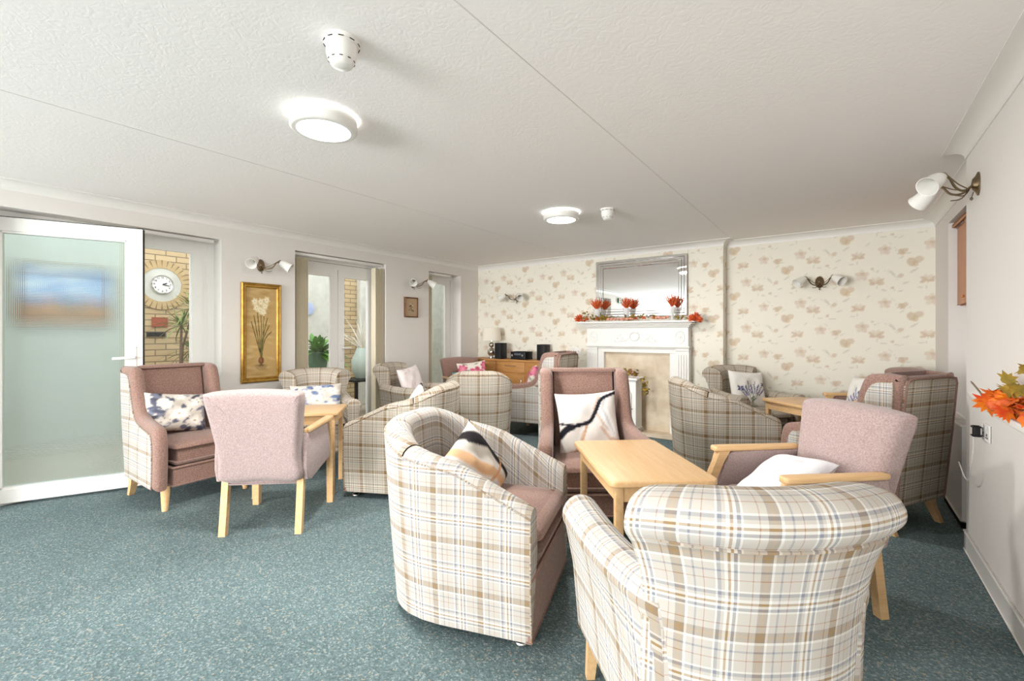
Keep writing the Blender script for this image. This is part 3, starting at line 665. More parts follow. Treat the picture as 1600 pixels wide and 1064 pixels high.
for a, b in (((.37, .0), (.78, .03)), ((.37, .58), (.78, .03))): mb.box((0, a[0], a[1]), (.03, b[0], b[1]))
for y in (-.01, .75): mb.box((0, y, .29), (.03, .03, .6))
mb.build('frame', M['dark_wood'], pf, False)
sheet('canvas', (0, 0, .01), (0, 1, 0), (0, 0, 1), .74, .56, .015, M['canvas'], lambda x, y: pict_cols('land', x, y, .74, .56), pf)
mb = MB(); mb.lathe([(.1, 0), (.105, .012), (.07, .02), (.0, .014)], (-7.0, 4.05, 1.66), 24, RY); tag(mb.build('wall_plate', mat('pale blue glaze', srgb(170, 184, 214), .4)), 'pale blue round plate on the wall behind the potted plant', 'plate')
def blade(mb, o, d, L, w_, droop, n=6, m=0):
    o = Vector(o); d = Vector(d).normalized(); side = d.cross(Vector((0, 0, 1))); side = side.normalized() if side.length > .01 else Vector((1, 0, 0)); P = []
    for k in range(n+1):
        t = k/n; c = o+d*L*t+Vector((0, 0, -droop*L*t*t)); ww = w_*math.sin(PI*min(1, .12+t*.88))*.5+.0005
        P.append([c-side*ww, c+Vector((0, 0, -ww*.35)), c+side*ww])
    mb.grid(P, m=m)
def pot(t, r, h_, mt, z=0):
    mb = MB(); mb.lathe([(r*.72, 0), (r, h_), (r*1.06, h_), (r*1.06, h_-.02)], (0, 0, z), 20); o = mb.build('pot', mt, t)
    mb = MB(); mb.lathe([(r*.97, h_-.015), (0, h_-.01)], (0, 0, z+.002), 16); mb.build('soil', M['soil'], t)
t = thing('dragon_plant', 'tall spiky variegated plant standing below the corridor clock', 'plant', (-6.25, 2.04, 0)); pot(t, .13, .24, M['pot_green'])
mb = MB(); mb.tube([(0, 0, .2), (.02, 0, .8), (0, .02, 1.34)], .014, 8); mb.tube([(0, 0, .3), (-.05, .1, .7), (-.08, .16, 1.05)], .012, 8); mb.tube([(0, 0, .3), (-.05, .05, 1.1), (-.05, .16, 1.55)], .012, 8); mb.build('stem', M['stem'], t)
for c in ((0, .02, 1.34), (-.08, .16, 1.05), (-.05, .16, 1.55)):
    mb = MB()
    for k in range(40):
        a = random.uniform(0, 2*PI); e = random.uniform(-.2, 1.2); blade(mb, c, (math.cos(a)*math.cos(e), math.sin(a)*math.cos(e), math.sin(e)), random.uniform(.25, .4), .018, random.uniform(.2, .6))
    mb.build('foliage', M['leaf2'], t)
t = thing('potted_lily', 'broad leaved green plant in a dark green pot outside the middle doors', 'plant', (-6.0, 3.62, .74)); pot(t, .15, .26, M['pot_green'])
mb = MB()
for k in range(54):
    a = random.uniform(0, 2*PI); e = random.uniform(.1, 1.45); blade(mb, (random.uniform(-.05, .05), random.uniform(-.05, .05), .24), (math.cos(a)*math.cos(e), math.sin(a)*math.cos(e), math.sin(e)), random.uniform(.3, .58), .085, random.uniform(.3, .7))
mb.build('foliage', M['leaf'], t)
t = thing('plant_stand', 'white metal stand under the green potted plant', 'stand', (-6.0, 3.62, 0)); mb = MB()
mb.lathe([(.17, .71), (.17, .735), (.0, .735)], (0, 0, 0), 20); mb.build('top', M['white_gloss'], t)
for a in range(4): mb = MB(); mb.tube([(math.cos(a*PI/2+.7)*.15, math.sin(a*PI/2+.7)*.15, .71), (math.cos(a*PI/2+.7)*.19, math.sin(a*PI/2+.7)*.19, 0)], .009); mb.build('leg', M['white_gloss'], t)
t = thing('twig_jar', 'pale green jar of bleached feathery twigs outside the middle doors', 'vase', (-6.2, 4.52, .55)); mb = MB(); mb.lathe([(.11, 0), (.17, .12), (.18, .28), (.12, .42), (.1, .48), (.09, .42)], n=24); mb.build('jar', M['pot_pale'], t)
mb = MB()
for k in range(46):
    a = random.uniform(0, 2*PI); e = random.uniform(.3, 1.4); d = Vector((math.cos(a)*math.cos(e), math.sin(a)*math.cos(e), math.sin(e)))*random.uniform(.3, .7)
    mb.tube([(0, 0, .44), Vector((0, 0, .44))+d*.6+Vector((0, 0, .06)), Vector((0, 0, .44))+d], [.005, .004, .002], 5)
mb.build('twigs', M['twig'], t)
t = thing('corridor_table', 'low dark table carrying the pale green twig jar', 'table', (-6.2, 4.5, 0)); mb = MB(); mb.rbox((0, 0, .53), (.5, .6, .035), .006, 2); mb.build('tabletop', M['black'], t)
for a in (-1, 1):
    for b in (-1, 1): mb = MB(); mb.bar((a*.2, b*.25, 0), (a*.2, b*.25, .51), .04); mb.build('leg', M['black'], t, False)

# ---------------------------------------------------------------- ceiling lights, detectors, sconces
def ceiling_light(x, y, lab):
    t = thing('ceiling_light', lab, 'ceiling light', (x, y, ZC), 0, 'round ceiling lights')
    mb = MB(); mb.lathe([(.165, 0), (.168, -.006), (.16, -.012)], n=48); mb.build('halo_ring', M['lamp_ring'], t)
    mb = MB(); mb.lathe([(.158, -.012), (.158, -.062), (.15, -.07), (.142, -.071)], n=48); mb.build('rim', M['white_gloss'], t)
    mb = MB(); mb.lathe([(.143, -.068), (.10, -.076), (.0, -.078)], n=48, cap=False); mb.build('diffuser', M['lamp_face'], t)
    l = bpy.data.lights.new('lamp_light', 'AREA'); l.shape = 'DISK'; l.size = .26; l.energy = 24; l.color = (1, .985, .96); o = bpy.data.objects.new('lamp_light', l); col.objects.link(o); o.parent = t; o.location = (0, 0, -.085)
    return t
def detector(x, y, lab, sc_=1):
    t = thing('smoke_detector', lab, 'smoke detector', (x, y, ZC), 0, 'ceiling smoke detectors', sc_)
    mb = MB(); mb.lathe([(.062, 0), (.062, -.012), (.055, -.02)], n=36); mb.build('base', M['white_gloss'], t)
    mb = MB(); mb.lathe([(.053, -.018), (.052, -.052), (.046, -.07), (.036, -.088), (.026, -.094), (0, -.095)], n=36, cap=False); mb.build('cap', M['white_gloss'], t)
    for zz, rr in ((-.016, .0605), (-.074, .0445)):
      for k in range(10): a = 2*PI*k/10; mb = MB(); mb.box((math.cos(a)*rr, math.sin(a)*rr, zz), (.002, .018 if rr > .05 else .011, .0025), Matrix.Rotation(a, 3, 'Z')); mb.build('vent_slit', M['black'], t, False)
    return t
ceiling_light(-2.10, 1.30, 'lit round ceiling light nearer the camera, left of centre'); ceiling_light(-2.03, 3.56, 'lit round ceiling light farther away near the fireplace wall')
ceiling_light(-2.1, -.96, 'unseen round ceiling light added for fill just behind the camera'); ceiling_light(-2.1, -3.2, 'unseen round ceiling light added for fill nearest the wide window behind the camera')  # two out-of-view lamps added to fill the room with light
detector(-1.50, 1.0, 'white smoke detector on the ceiling beside the nearer round light', 1.05); detector(-1.65, 3.70, 'small white smoke detector beside the farther round light')
def sconce(loc, rz, lab, lit=False):
    """local +X points out of the wall"""
    t = thing('wall_light', lab, 'wall light', loc, rz, 'double arm brass wall lights')
    mb = MB(); prof = [(.012, 0), (.05, 0), (.05, .006), (.034, .014), (.022, .026), (.0, .03)]
    R_ = Matrix.Rotation(PI/2, 3, 'Y') @ Matrix.Diagonal((1.25, .8, 1)); mb.lathe(prof[1:], (0, 0, 0), 24, R_); mb.build('backplate', M['brass'], t)
    for s in (-1, 1):
        pts = smoothpts([(.02, 0, 0), (.06, .03*s, -.035), (.1, .07*s, -.02), (.13, .10*s, .03), (.16, .12*s, .035)], 5)
        mb = MB(); mb.tube(pts, .006, 8); mb.tube(smoothpts([(.03, 0, -.01), (.06, .035*s, -.06), (.10, .06*s, -.06)], 4), .003, 6)
        mb.tube(smoothpts([(.05, .02*s, -.02), (.09, .06*s, .0), (.14, .11*s, .045)], 4), .003, 6); arm = mb.build('arm', M['brass'], t)
        d = Vector((.55, .62*s, -.5)).normalized(); q = d.to_track_quat('Z', 'Y').to_matrix(); o = Vector((.155, .115*s, .038))
        mb = MB(); mb.lathe([(.006, -.012), (.02, -.004), (.026, .018), (.024, .02), (.0, .0)], o, 16, q); mb.build('cup', M['brass'], arm)
        mb = MB(); mb.lathe([(.022, .006), (.034, .03), (.042, .065), (.046, .1), (.052, .125), (.049, .124), (.043, .1), (.038, .065), (.03, .03), (.018, .01)], o, 24, q, False); mb.build('shade', M['glassfrost'], arm)
    mb = MB(); mb.lathe([(.002, 0), (.007, .006), (.007, .012), (.002, .018)], (.028, 0, -.085), 8); mb.tube([(.02, 0, -.04), (.028, 0, -.07)], .002, 5); mb.build('finial', M['brass'], t)
    return t
sconce((XL, 2.262, 1.945), 0, 'double brass wall light above the tall gilt picture'); sconce((XL, 4.294, 1.944), 0, 'double brass wall light above the small framed picture')
sconce((-4.0, YB, 1.80), -PI/2, 'double brass wall light on floral paper above the sideboard'); sconce((-.19, YC, 1.80), -PI/2, 'double brass wall light on floral paper in the alcove')
sconce((XR, 3.40, 2.045), PI, 'double brass wall light on the plain right wall')

# ---------------------------------------------------------------- pictures and mirror
def picture(name, lab, loc, W_, H_, fw, fm, kind, step):
    t = thing(name, lab, 'picture', loc)   # local: y along wall, z up, +x out
    mb = MB(); prof = [(0, 0), (0, .018), (.012, .03), (fw*.5, .022), (fw*.8, .026), (fw, .012), (fw, 0)]
    cs = [(-1, -1), (1, -1), (1, 1), (-1, 1)]; P = []
    for a, b in cs: P.append([(q[1], a*(W_/2-q[0]), b*(H_/2-q[0])) for q in prof])
    for k in range(4): mb.grid([P[k], P[(k+1) % 4]], False)
    mb.build('frame', fm, t, True, 25)
    mb = MB(); mb.box((.004, 0, 0), (.007, W_-fw, H_-fw)); mb.build('backing', M['dark_wood'], t, False)
    w2, h2 = W_-2*fw+.004, H_-2*fw+.004; sheet('canvas', (.01, -w2/2, -h2/2), (0, 1, 0), (0, 0, 1), w2, h2, step, M['canvas'], lambda x, y: pict_cols(kind, x*(.36/w2 if kind == 'iris' else 1), y*(.9/h2 if kind == 'iris' else 1), w2, h2), t)
    return t
picture('framed_picture', 'tall gilt framed painting of white bulb flowers between the door and the blinds', (XL+.001, 2.268, 1.263), .395, 1.0, .05, M['gold'], 'iris', .004)
picture('framed_picture', 'small brown framed picture of knotted leaves right of the blinds', (XL+.001, 4.255, 1.615), .24, .275, .016, M['dark_wood'], 'knot', .004)
mt = thing('wall_mirror', 'wide mirror with stepped silver edges above the white fireplace', 'mirror', (-2.09, 5.655, 1.845))
mw, mh = 1.18, .74
mb = MB(); mb.box((0, .012, 0), (mw, .012, mh)); mb.build('backing', M['dark_wood'], mt, False)
mb = MB(); mb.box((0, .003, 0), (mw-.2, .006, mh-.2)); mb.build('glass', M['mirror'], mt, False)
for k in range(3):
    a0, a1 = k*.033, (k+1)*.033-.002
    mb = MB()
    cs = [(-1, -1), (1, -1), (1, 1), (-1, 1)]
    P = [[(a*(mw/2-o), y, b*(mh/2-o)) for o, y in ((a0, .004), (a0, -.006-.002*(2-k)), (a0+.004, -.008-.002*(2-k)), (a1-.004, -.008-.002*(2-k)), (a1, -.004), (a1, .004))] for a, b in cs]
    for q in range(4): mb.grid([P[q], P[(q+1) % 4]])
    mb.build('bevelled_strip', M['mirror'], mt, True, 20)

# ---------------------------------------------------------------- fireplace
fp = thing('fireplace_surround', 'white carved fireplace surround with mantel shelf', 'fireplace', (-2.115, YB-.003, 0))
# local: x along wall, y negative into room
mb = MB()
prof = [(-.003, 1.39), (-.235, 1.39), (-.24, 1.40), (-.24, 1.408), (-.235, 1.412), (-.003, 1.412)]
mb.rbox((0, -.115, 1.40), (1.5, .23, .024), .006, 3)
for z, d, wd in ((1.378, .195, 1.43), (1.36, .175, 1.39), (1.342, .155, 1.35)): mb.rbox((0, -d/2, z), (wd, d, .022), .008, 3)
mb.build('mantel_shelf', M['white_gloss'], fp)
mb = MB(); mb.box((0, -.065, 1.215), (1.31, .13, .23)); mb.rbox((0, -.075, 1.095), (1.35, .15, .02), .006, 2); mb.build('frieze', M['white_gloss'], fp, False)
mb = MB()
def ring(cx, cz, a, b, r=.006, n=32): mb.tube([(cx+a*math.cos(2*PI*k/n), -.132, cz+b*math.sin(2*PI*k/n)) for k in range(n+1)], r, 6)
for cx in (-.56, .56): mb = MB(); ring(cx, 1.21, .052, .072); ring(cx, 1.21, .03, .045, .004); mb.lathe([(.018, 0), (.01, .008), (0, .01)], (cx, -.13, 1.21), 12, Matrix.Rotation(PI/2, 3, 'X')); mb.build('oval_rosette', M['white_gloss'], fp)
mb = MB()
ring(0, 1.22, .06, .052, .008); 
for k in range(14): a = 2*PI*k/14; mb.lathe([(.012, 0), (.008, .008), (0, .01)], (math.cos(a)*.06, -.134, 1.22+math.sin(a)*.052), 8, Matrix.Rotation(PI/2, 3, 'X'))
mb.build('wreath', M['white_gloss'], fp)
for s in (-1, 1):
    mb = MB()
    mb.tube(smoothpts([(.07*s, -.132, 1.2), (.12*s, -.132, 1.17), (.17*s, -.132, 1.19), (.2*s, -.132, 1.23), (.17*s, -.132, 1.25)], 5), .006, 6)
    mb.tube(smoothpts([(.1*s, -.132, 1.18), (.2*s, -.132, 1.15), (.28*s, -.132, 1.15)], 5), .005, 6)
    for k in range(5): mb.lathe([(.014, 0), (.008, .007), (0, .008)], ((.12+.035*k)*s, -.13, 1.165+.03*(k % 2)), 8, Matrix.Rotation(PI/2, 3, 'X'))
    mb.build('scroll_carving', M['white_gloss'], fp)
for s in (-1, 1):
    mb = MB(); mb.box((s*.585, -.06, .54), (.15, .12, 1.09)); 
    for k in range(4): mb.tube([(s*.585-.045+.03*k, -.122, .25), (s*.585-.045+.03*k, -.122, 1.0)], .006, 6)
    mb.rbox((s*.585, -.07, .09), (.17, .14, .18), .006, 2); mb.rbox((s*.585, -.065, 1.06), (.16, .135, .03), .006, 2); mb.build('pilaster', M['white_gloss'], fp, True, 30)
    mb = MB(); mb.box((s*.47, -.048, .507), (.08, .086, 1.014)); mb.build('inner_leg', M['white_gloss'], fp, False)
mb = MB(); mb.box((0, -.05, 1.05), (1.02, .09, .07)); mb.rbox((0, -.1, 1.075), (1.06, .03, .02), .005, 2); mb.build('lintel', M['white_gloss'], fp, False)
mb = MB(); mb.box((0, -.02, .54), (.88, .03, 1.02)); tag(mb.build('back_panel', M['marble'], fp, False), 'cream mottled marble panel')
mb = MB(); mb.rbox((0, -.12, .025), (1.36, .24, .05), .006, 2); tag(mb.build('hearth', M['marble'], fp), 'cream marble hearth')
st = thing('electric_stove', 'small white electric stove with arched glass door in the fireplace', 'stove', (-2.19, 5.40, .05))
mb = MB(); mb.rbox((0, 0, .345), (.40, .22, .59), .01, 2); mb.build('body', M['white_gloss'], st)
mb = MB(); mb.rbox((0, 0, .655), (.44, .26, .03), .008, 2); mb.build('top_plate', M['white_gloss'], st)
mb = MB(); mb.slab([(-.14, .1), (.14, .1), (.14, .46)]+[(.14*math.cos(PI*k/10), .46+.1*math.sin(PI*k/10)) for k in range(1, 10)]+[(-.14, .46)], .014, .003, lambda a, b, c: (a, -.117+c, b)); dr = mb.build('door', M['white_gloss'], st)
mb = MB(); mb.slab([(-.11, .13), (.11, .13), (.11, .45)]+[(.11*math.cos(PI*k/10), .45+.08*math.sin(PI*k/10)) for k in range(1, 10)]+[(-.11, .45)], .006, .001, lambda a, b, c: (a, -.126+c, b)); mb.build('door_glass', M['black'], dr)
mb = MB()
for x in (-.055, 0, .055): mb.box((x, -.131, .31), (.009, .005, .4))
for z in (.22, .33, .44): mb.box((0, -.1315, z), (.22, .005, .009))
mb.build('glazing_bars', M['white_gloss'], dr, False)
mb = MB(); mb.lathe([(.004, 0), (.008, .012), (.004, .02)], (.155, -.12, .3), 10, Matrix.Rotation(PI/2, 3, 'X')); mb.build('knob', M['brass'], dr)
for a in (-1, 1):
    for b in (-1, 1): mb = MB(); mb.tube([(a*.16, b*.08, .06), (a*.18, b*.09, 0)], [.018, .012]); mb.build('leg', M['white_gloss'], st)
# autumn foliage builders
def maple(mb, o, q, s, m=0):
    pts = []
    spk = [(0, 1), (.16, .62), (.42, .78), (.36, .45), (.85, .42), (.5, .12), (.72, -.12), (.3, -.12), (.1, -.3)]
    outline = [(a*s, b*s) for a, b in spk]+[(-a*s, b*s) for a, b in reversed(spk[1:])]
    vs = [Vector(o)+q @ Vector((0, 0, .04*s))]+[Vector(o)+q @ Vector((a, b, -.25*s*(abs(a)/s)**2+.08*s*math.sin(b*40))) for a, b in outline]
    n = len(outline); mb.add(vs, [(0, 1+k, 1+(k+1) % n) for k in range(n)], None, m)
def rq(): 
    from mathutils import Euler
    return Euler((random.uniform(-1.1, 1.1), random.uniform(-1.1, 1.1), random.uniform(0, 6.28))).to_matrix()
def mum(mb, o, r, n=70, m=0):
    for k in range(n):
        z = random.uniform(-.5, 1); a = random.uniform(0, 2*PI); c = math.sqrt(max(0, 1-z*z)); d = Vector((c*math.cos(a), c*math.sin(a), z))
        mb.tube([Vector(o)+d*r*.15, Vector(o)+d*r*.7, Vector(o)+d*r], [r*.1, r*.09, .001], 4, False, m)
def ball(mb, o, r, m=0): mb.lathe([(.0, -r), (r*.7, -r*.7), (r, 0), (r*.7, r*.7), (0, r)], o, 10, cap=False, m=m)
def vase(x, lab):
    t = thing('flower_vase', lab, 'vase', (x, 5.535, 1.412), 0, 'clear glass vases on the mantel')
    mb = MB(); mb.lathe([(.036, 0), (.038, .006), (.016, .016), (.018, .03), (.03, .07), (.04, .13), (.046, .165), (.043, .165), (.037, .13), (.026, .07), (.012, .04), (0, .036)], n=20, cap=False); mb.build('vessel', M['glass_vase'], t)
    mb = MB()
    for k in range(70):
        a = random.uniform(0, 2*PI); e = random.uniform(.75, 1.5); L = random.uniform(.08, .16); d = Vector((math.cos(a)*math.cos(e), math.sin(a)*math.cos(e), math.sin(e)))
        o = Vector((0, 0, .15)); mb.tube([o, o+d*L*.6, o+d*L], [.001, .0035, .003], 5, True, 0); ball(mb, o+d*L*(.8 if k % 2 else 1), .0065, 0)
        if k % 4 == 0: mb.tube([o, o+d*(L+.03)], [.001, .0015], 4, True, 0)
    mb.build('flowers', M['aut_orange'], t)
    mb = MB()
    for k in range(8): a = k*.8; mb.tube([(0, 0, .04), (.02*math.cos(a), .02*math.sin(a), .16)], .0015, 4)
    mb.build('stems', M['leaf'], t)
    return t
vase(-2.62, 'glass vase of orange blooms at the left end of the mantel'); vase(-2.21, 'glass vase of orange blooms in the middle of the mantel'); vase(-1.64, 'glass vase of orange blooms at the right end of the mantel')
def bunch(name, lab, loc, spec, cat='garland'):
    t = thing(name, lab, cat, loc)
    for part, mk_, fn in spec:
        mb = MB(); fn(mb); mb.build(part, mk_, t)
    return t
def leaves(n, lx, ly, lz, s, zc=.0, xo=0):
    def f(mb):
        for _ in range(n): maple(mb, (xo+random.uniform(-lx, lx), random.uniform(-ly, ly), zc+random.uniform(0, lz)), rq(), random.uniform(.6, 1.1)*s)
    return f
def balls(n, lx, ly, z, r, xo=0):
    def f(mb):
        for _ in range(n): ball(mb, (xo+random.uniform(-lx, lx), random.uniform(-ly, ly), z+random.uniform(0, r)), r*random.uniform(.7, 1.1))
    return f
bunch('autumn_garland', 'low garland of gold leaves and coral beads along the middle of the mantel', (-2.17, 5.50, 1.42), [
    ('gold_leaves', M['aut_gold'], lambda mb: (leaves(40, .13, .03, .06, .04, .012, -.38)(mb), leaves(40, .22, .03, .055, .038, .012, .18)(mb))),
    ('coral_beads', M['aut_pink'], balls(70, .17, .035, .012, .014, -.1)), ('coral_beads', M['aut_pink'], balls(30, .1, .03, .02, .016, .4)),
    ('orange_flowers', M['aut_orange'], lambda mb: [mum(mb, (x, -.005, .022), .03, 34) for x in (-.42, -.27, .1, .2, .33)])])
bunch('autumn_garland', 'orange flower and leaf spray at the left end of the mantel', (-2.83, 5.52, 1.42), [
    ('orange_flowers', M['aut_orange'], lambda mb: (mum(mb, (-.03, -.02, .03), .07, 90), mum(mb, (.07, 0, .02), .035, 40))), ('gold_leaves', M['aut_gold'], leaves(16, .04, .02, .1, .03, .03, .05)), ('red_leaves', M['aut_red'], leaves(10, .08, .03, .02, .03, .0))])
bunch('autumn_garland', 'orange flower and leaf spray drooping off the right end of the mantel', (-1.42, 5.50, 1.42), [
    ('orange_flowers', M['aut_orange'], lambda mb: mum(mb, (.06, -.02, .0), .085, 110)), ('gold_leaves', M['aut_gold'], leaves(20, .11, .025, .03, .03, .005, -.08))])
bunch('dried_garland', 'dried brown leaf garland on top of the white stove', (-2.16, 5.38, .725), [
    ('brown_leaves', M['aut_brown'], leaves(34, .16, .06, .07, .045, .01)), ('gold_leaves', M['aut_gold'], lambda mb: (leaves(16, .15, .05, .08, .04, .02)(mb), leaves(26, .035, .05, .2, .04, -.2, .25)(mb)))])

# ---------------------------------------------------------------- sideboard and what stands on it
sb = thing('oak_sideboard', 'low golden oak sideboard with drawers against the floral wall', 'sideboard', (-3.9, 5.515, 0))
mb = MB(); mb.rbox((0, 0, .865), (1.6, .33, .03), .004, 2); mb.build('top', M['oak'], sb)
mb = MB(); mb.box((0, .005, .47), (1.56, .30, .76)); mb.build('carcass', M['oak'], sb, False)
for k in range(3):
    x = -.52+.52*k
    mb = MB(); mb.rbox((x, -.150, .77), (.5, .02, .15), .004, 2); d = mb.build('drawer', M['oak'], sb)
    mb = MB(); mb.tube([(x-.09, -.155, .79), (x-.09, -.178, .79), (x+.09, -.178, .79), (x+.09, -.155, .79)], .005, 8); mb.build('handle', M['bead'], d)
    mb = MB(); mb.rbox((x, -.150, .38), (.5, .02, .58), .004, 2); d = mb.build('door', M['oak'], sb)
    mb = MB(); mb.tube([(x+.2, -.155, .5), (x+.2, -.178, .5), (x+.2, -.178, .6), (x+.2, -.155, .6)], .005, 8); mb.build('handle', M['bead'], d)
for a in (-1, 1):
    for b in (-1, 1): mb = MB(); mb.bar((a*.72, b*.13, 0), (a*.72, b*.13, .1), .05); mb.build('leg', M['oak'], sb, False)
ZS = .88
tl = thing('table_lamp', 'table lamp of stacked silver balls with cream shade on the sideboard', 'lamp', (-4.36, 5.5, ZS))
mb = MB(); mb.lathe([(.055, 0), (.055, .012), (.02, .02), (.02, .03)], n=24); mb.build('base', M['chrome'], tl)
mb = MB(); mb.lathe([(.015, .028)]+[(max(.012, .065*math.sin(PI*k/14)), .092-.065*math.cos(PI*k/14)) for k in range(1, 14)]+[(.012, .16)]+[(max(.01, .042*math.sin(PI*k/12)), .202-.042*math.cos(PI*k/12)) for k in range(1, 12)]+[(.012, .25)], n=28); mb.build('stem', M['bead'], tl)
mb = MB(); mb.lathe([(.006, .25), (.006, .33)], n=10); mb.build('neck', M['chrome'], tl)
mb = MB(); mb.lathe([(.15, .27), (.132, .46), (.130, .46), (.148, .27)], n=40, cap=False); mb.build('lamp_shade', M['linen'], tl)
def speaker(x, y, w_, h_, d_, lab):
    t = thing('loudspeaker', lab, 'speaker', (x, y, ZS), 0, None)
    mb = MB(); mb.rbox((0, 0, h_/2), (w_, d_, h_), .006, 2); mb.build('cabinet', M['black'], t)
    mb = MB(); mb.rbox((0, -d_/2-.004, h_/2), (w_*.9, .008, h_*.93), .003, 2); mb.build('grille', M['speaker'], t)
speaker(-4.15, 5.46, .13, .235, .15, 'black upright speaker beside the silver ball lamp'); speaker(-3.46, 5.56, .15, .22, .14, 'black squarer speaker at the right part of the sideboard')
rdx = thing('compact_stereo', 'black compact stereo unit between the two speakers', 'stereo', (-3.78, 5.47, ZS))
mb = MB(); mb.rbox((0, 0, .06), (.27, .2, .11), .008, 2); mb.build('body', M['black'], rdx)
mb = MB(); mb.box((0, -.101, .078), (.12, .004, .03)); mb.build('display', mat('grey display', srgb(90, 96, 100), .3), rdx, False)
mb = MB(); mb.lathe([(.018, 0), (.016, .012), (0, .013)], (-.09, -.1, .06), 16, Matrix.Rotation(PI/2, 3, 'X')); mb.lathe([(.018, 0), (.016, .012), (0, .013)], (.09, -.1, .06), 16, Matrix.Rotation(PI/2, 3, 'X')); mb.build('dial', M['chrome'], rdx)
P = []
for i in range(12):
    P.append([(-3.10-.012*math.sin(i)+.02*j/9, 5.32+.22*j/9, .895-.012*i+.01*math.sin(j*1.9+i*.4)) for j in range(10)])
mb = MB(); mb.grid([[(-3.2+.02*math.sin(j), 5.32+.22*j/9, .884) for j in range(10)]]+[[(-3.085+.01*math.sin(j*2+i), 5.32+.22*j/9, .888-.022*i) for j in range(10)] for i in range(9)])
o = mb.build('folded_cloth', M['navy_cloth']); s_ = o.modifiers.new('thick', 'SOLIDIFY'); s_.thickness = .008; tag(o, 'small navy cloth hanging over the right end of the sideboard', 'cloth')
def socket(loc, rz, lab):
    t = thing('wall_socket', lab, 'socket', loc, rz); mb = MB(); mb.rbox((.005, 0, 0), (.01, .146, .086), .003, 2); mb.build('faceplate', M['white_gloss'], t)
    for y in (-.036, .036):
        mb = MB(); mb.box((.011, y, -.008), (.002, .006, .012)); mb.box((.011, y-.012, -.022), (.002, .008, .005)); mb.box((.011, y+.012, -.022), (.002, .008, .005)); mb.build('holes', M['black'], t, False)
        mb = MB(); mb.rbox((.012, y, .028), (.006, .012, .018), .002, 1); mb.build('switch', M['white_gloss'], t)
    return t
socket((-3.0, YB, 1.02), -PI/2, 'white double socket left of the fireplace'); socket((XR, 3.22, .76), PI, 'white double socket low on the plain right wall')
pg = thing('plug', 'black plug with thin white cable in the right wall socket', 'plug', (XR-.012, 3.27, .755))
mb = MB(); mb.rbox((-.02, 0, 0), (.04, .05, .055), .008, 2); mb.build('plug_body', M['black'], pg)
mb = MB(); mb.tube(smoothpts([(-.03, 0, -.025), (-.03, .005, -.1), (-.035, .03, -.2), (-.03, .1, -.27), (-.03, .2, -.29), (-.025, .38, -.25), (-.02, .425, -.26)], 6), .0028, 6); tag(mb.build('cable', M['white_gloss'], pg), 'thin white cable')

# ---------------------------------------------------------------- right wall: bowed shelf, leaves, hatch cabinet, heater
sh = MB(); prof = [(XR-.001, 1.0)]+[(XR-.001-.06*math.sin(PI*k/24)**.7, 1.0+2.67*k/24) for k in range(1, 24)]+[(XR-.001, 3.67)]
sh.slab(prof, .03, .006, lambda a, b, c: (a, b, .905+c)); tag(sh.build('bowed_wall_shelf', M['white_gloss']), 'white bow-fronted shelf along the right wall', 'shelf')
bunch('autumn_leaves', 'orange maple leaf spray lying on the white right wall shelf', (.545, 2.66, .922), [
    ('red_leaves', M['aut_red'], lambda mb: [maple(mb, (random.uniform(-.03, .03), random.uniform(-.35, .24), random.uniform(.0, .06)+.01), rq(), random.uniform(.045, .07)) for _ in range(40)]),
    ('gold_leaves', M['aut_gold'], lambda mb: [maple(mb, (random.uniform(-.03, .03), random.uniform(-.3, .05), random.uniform(.04, .2)), rq(), .05) for _ in range(12)]),
    ('pumpkins', M['aut_orange'], lambda mb: [ball(mb, (-.02, y, .035), .035) for y in (-.05, .06)]),
    ('stem', M['stem'], lambda mb: mb.tube(smoothpts([(0, 0, .01), (-.03, .2, .02), (-.02, .33, .05), (-.04, .42, .10)], 5), [.004]*15+[.002], 6))], 'leaves')
hc = thing('oak_wall_cabinet', 'oak two door cabinet high in the white recess on the right', 'cabinet', (X2+.03, 4.78, 1.48))
mb = MB(); mb.box((.12, 0, .32), (.16, .80, .64)); mb.build('carcass', M['oak_red'], hc, False)
for s, a in ((-1, .0), (1, .0)):
    mb = MB(); mb.rbox((.025+(-.02 if s < 0 else 0), s*.2, .32), (.022, .385, .63), .005, 2); d = mb.build('door', M['oak_red'], hc)
    mb = MB(); mb.lathe([(.006, 0), (.013, .012), (.008, .022), (0, .024)], (.012+(-.02 if s < 0 else 0), s*.2-.13, .06), 10, Matrix.Rotation(-PI/2, 3, 'Y')); mb.build('knob', M['oak_red'], d)
mb = MB(); mb.rbox((0, 0, .655), (.03, .8, .03), .01, 2); mb.build('cornice', M['oak_red'], hc)
ht = thing('storage_heater', 'low white heater on the wall behind the right high back chair', 'heater', (X2-.06, 4.38, 0)) 
mb = MB(); mb.rbox((0, 0, .36), (.10, .7, .62), .012, 2); mb.build('case', M['white_gloss'], ht)
mb = MB()
for k in range(14): mb.box((-.01, -.3+.046*k, .672), (.06, .02, .004))
mb.build('grille', M['wall'], ht, False)
mb = MB(); mb.box((0, 0, .025), (.07, .6, .05)); mb.build('foot', M['dark'], ht, False)

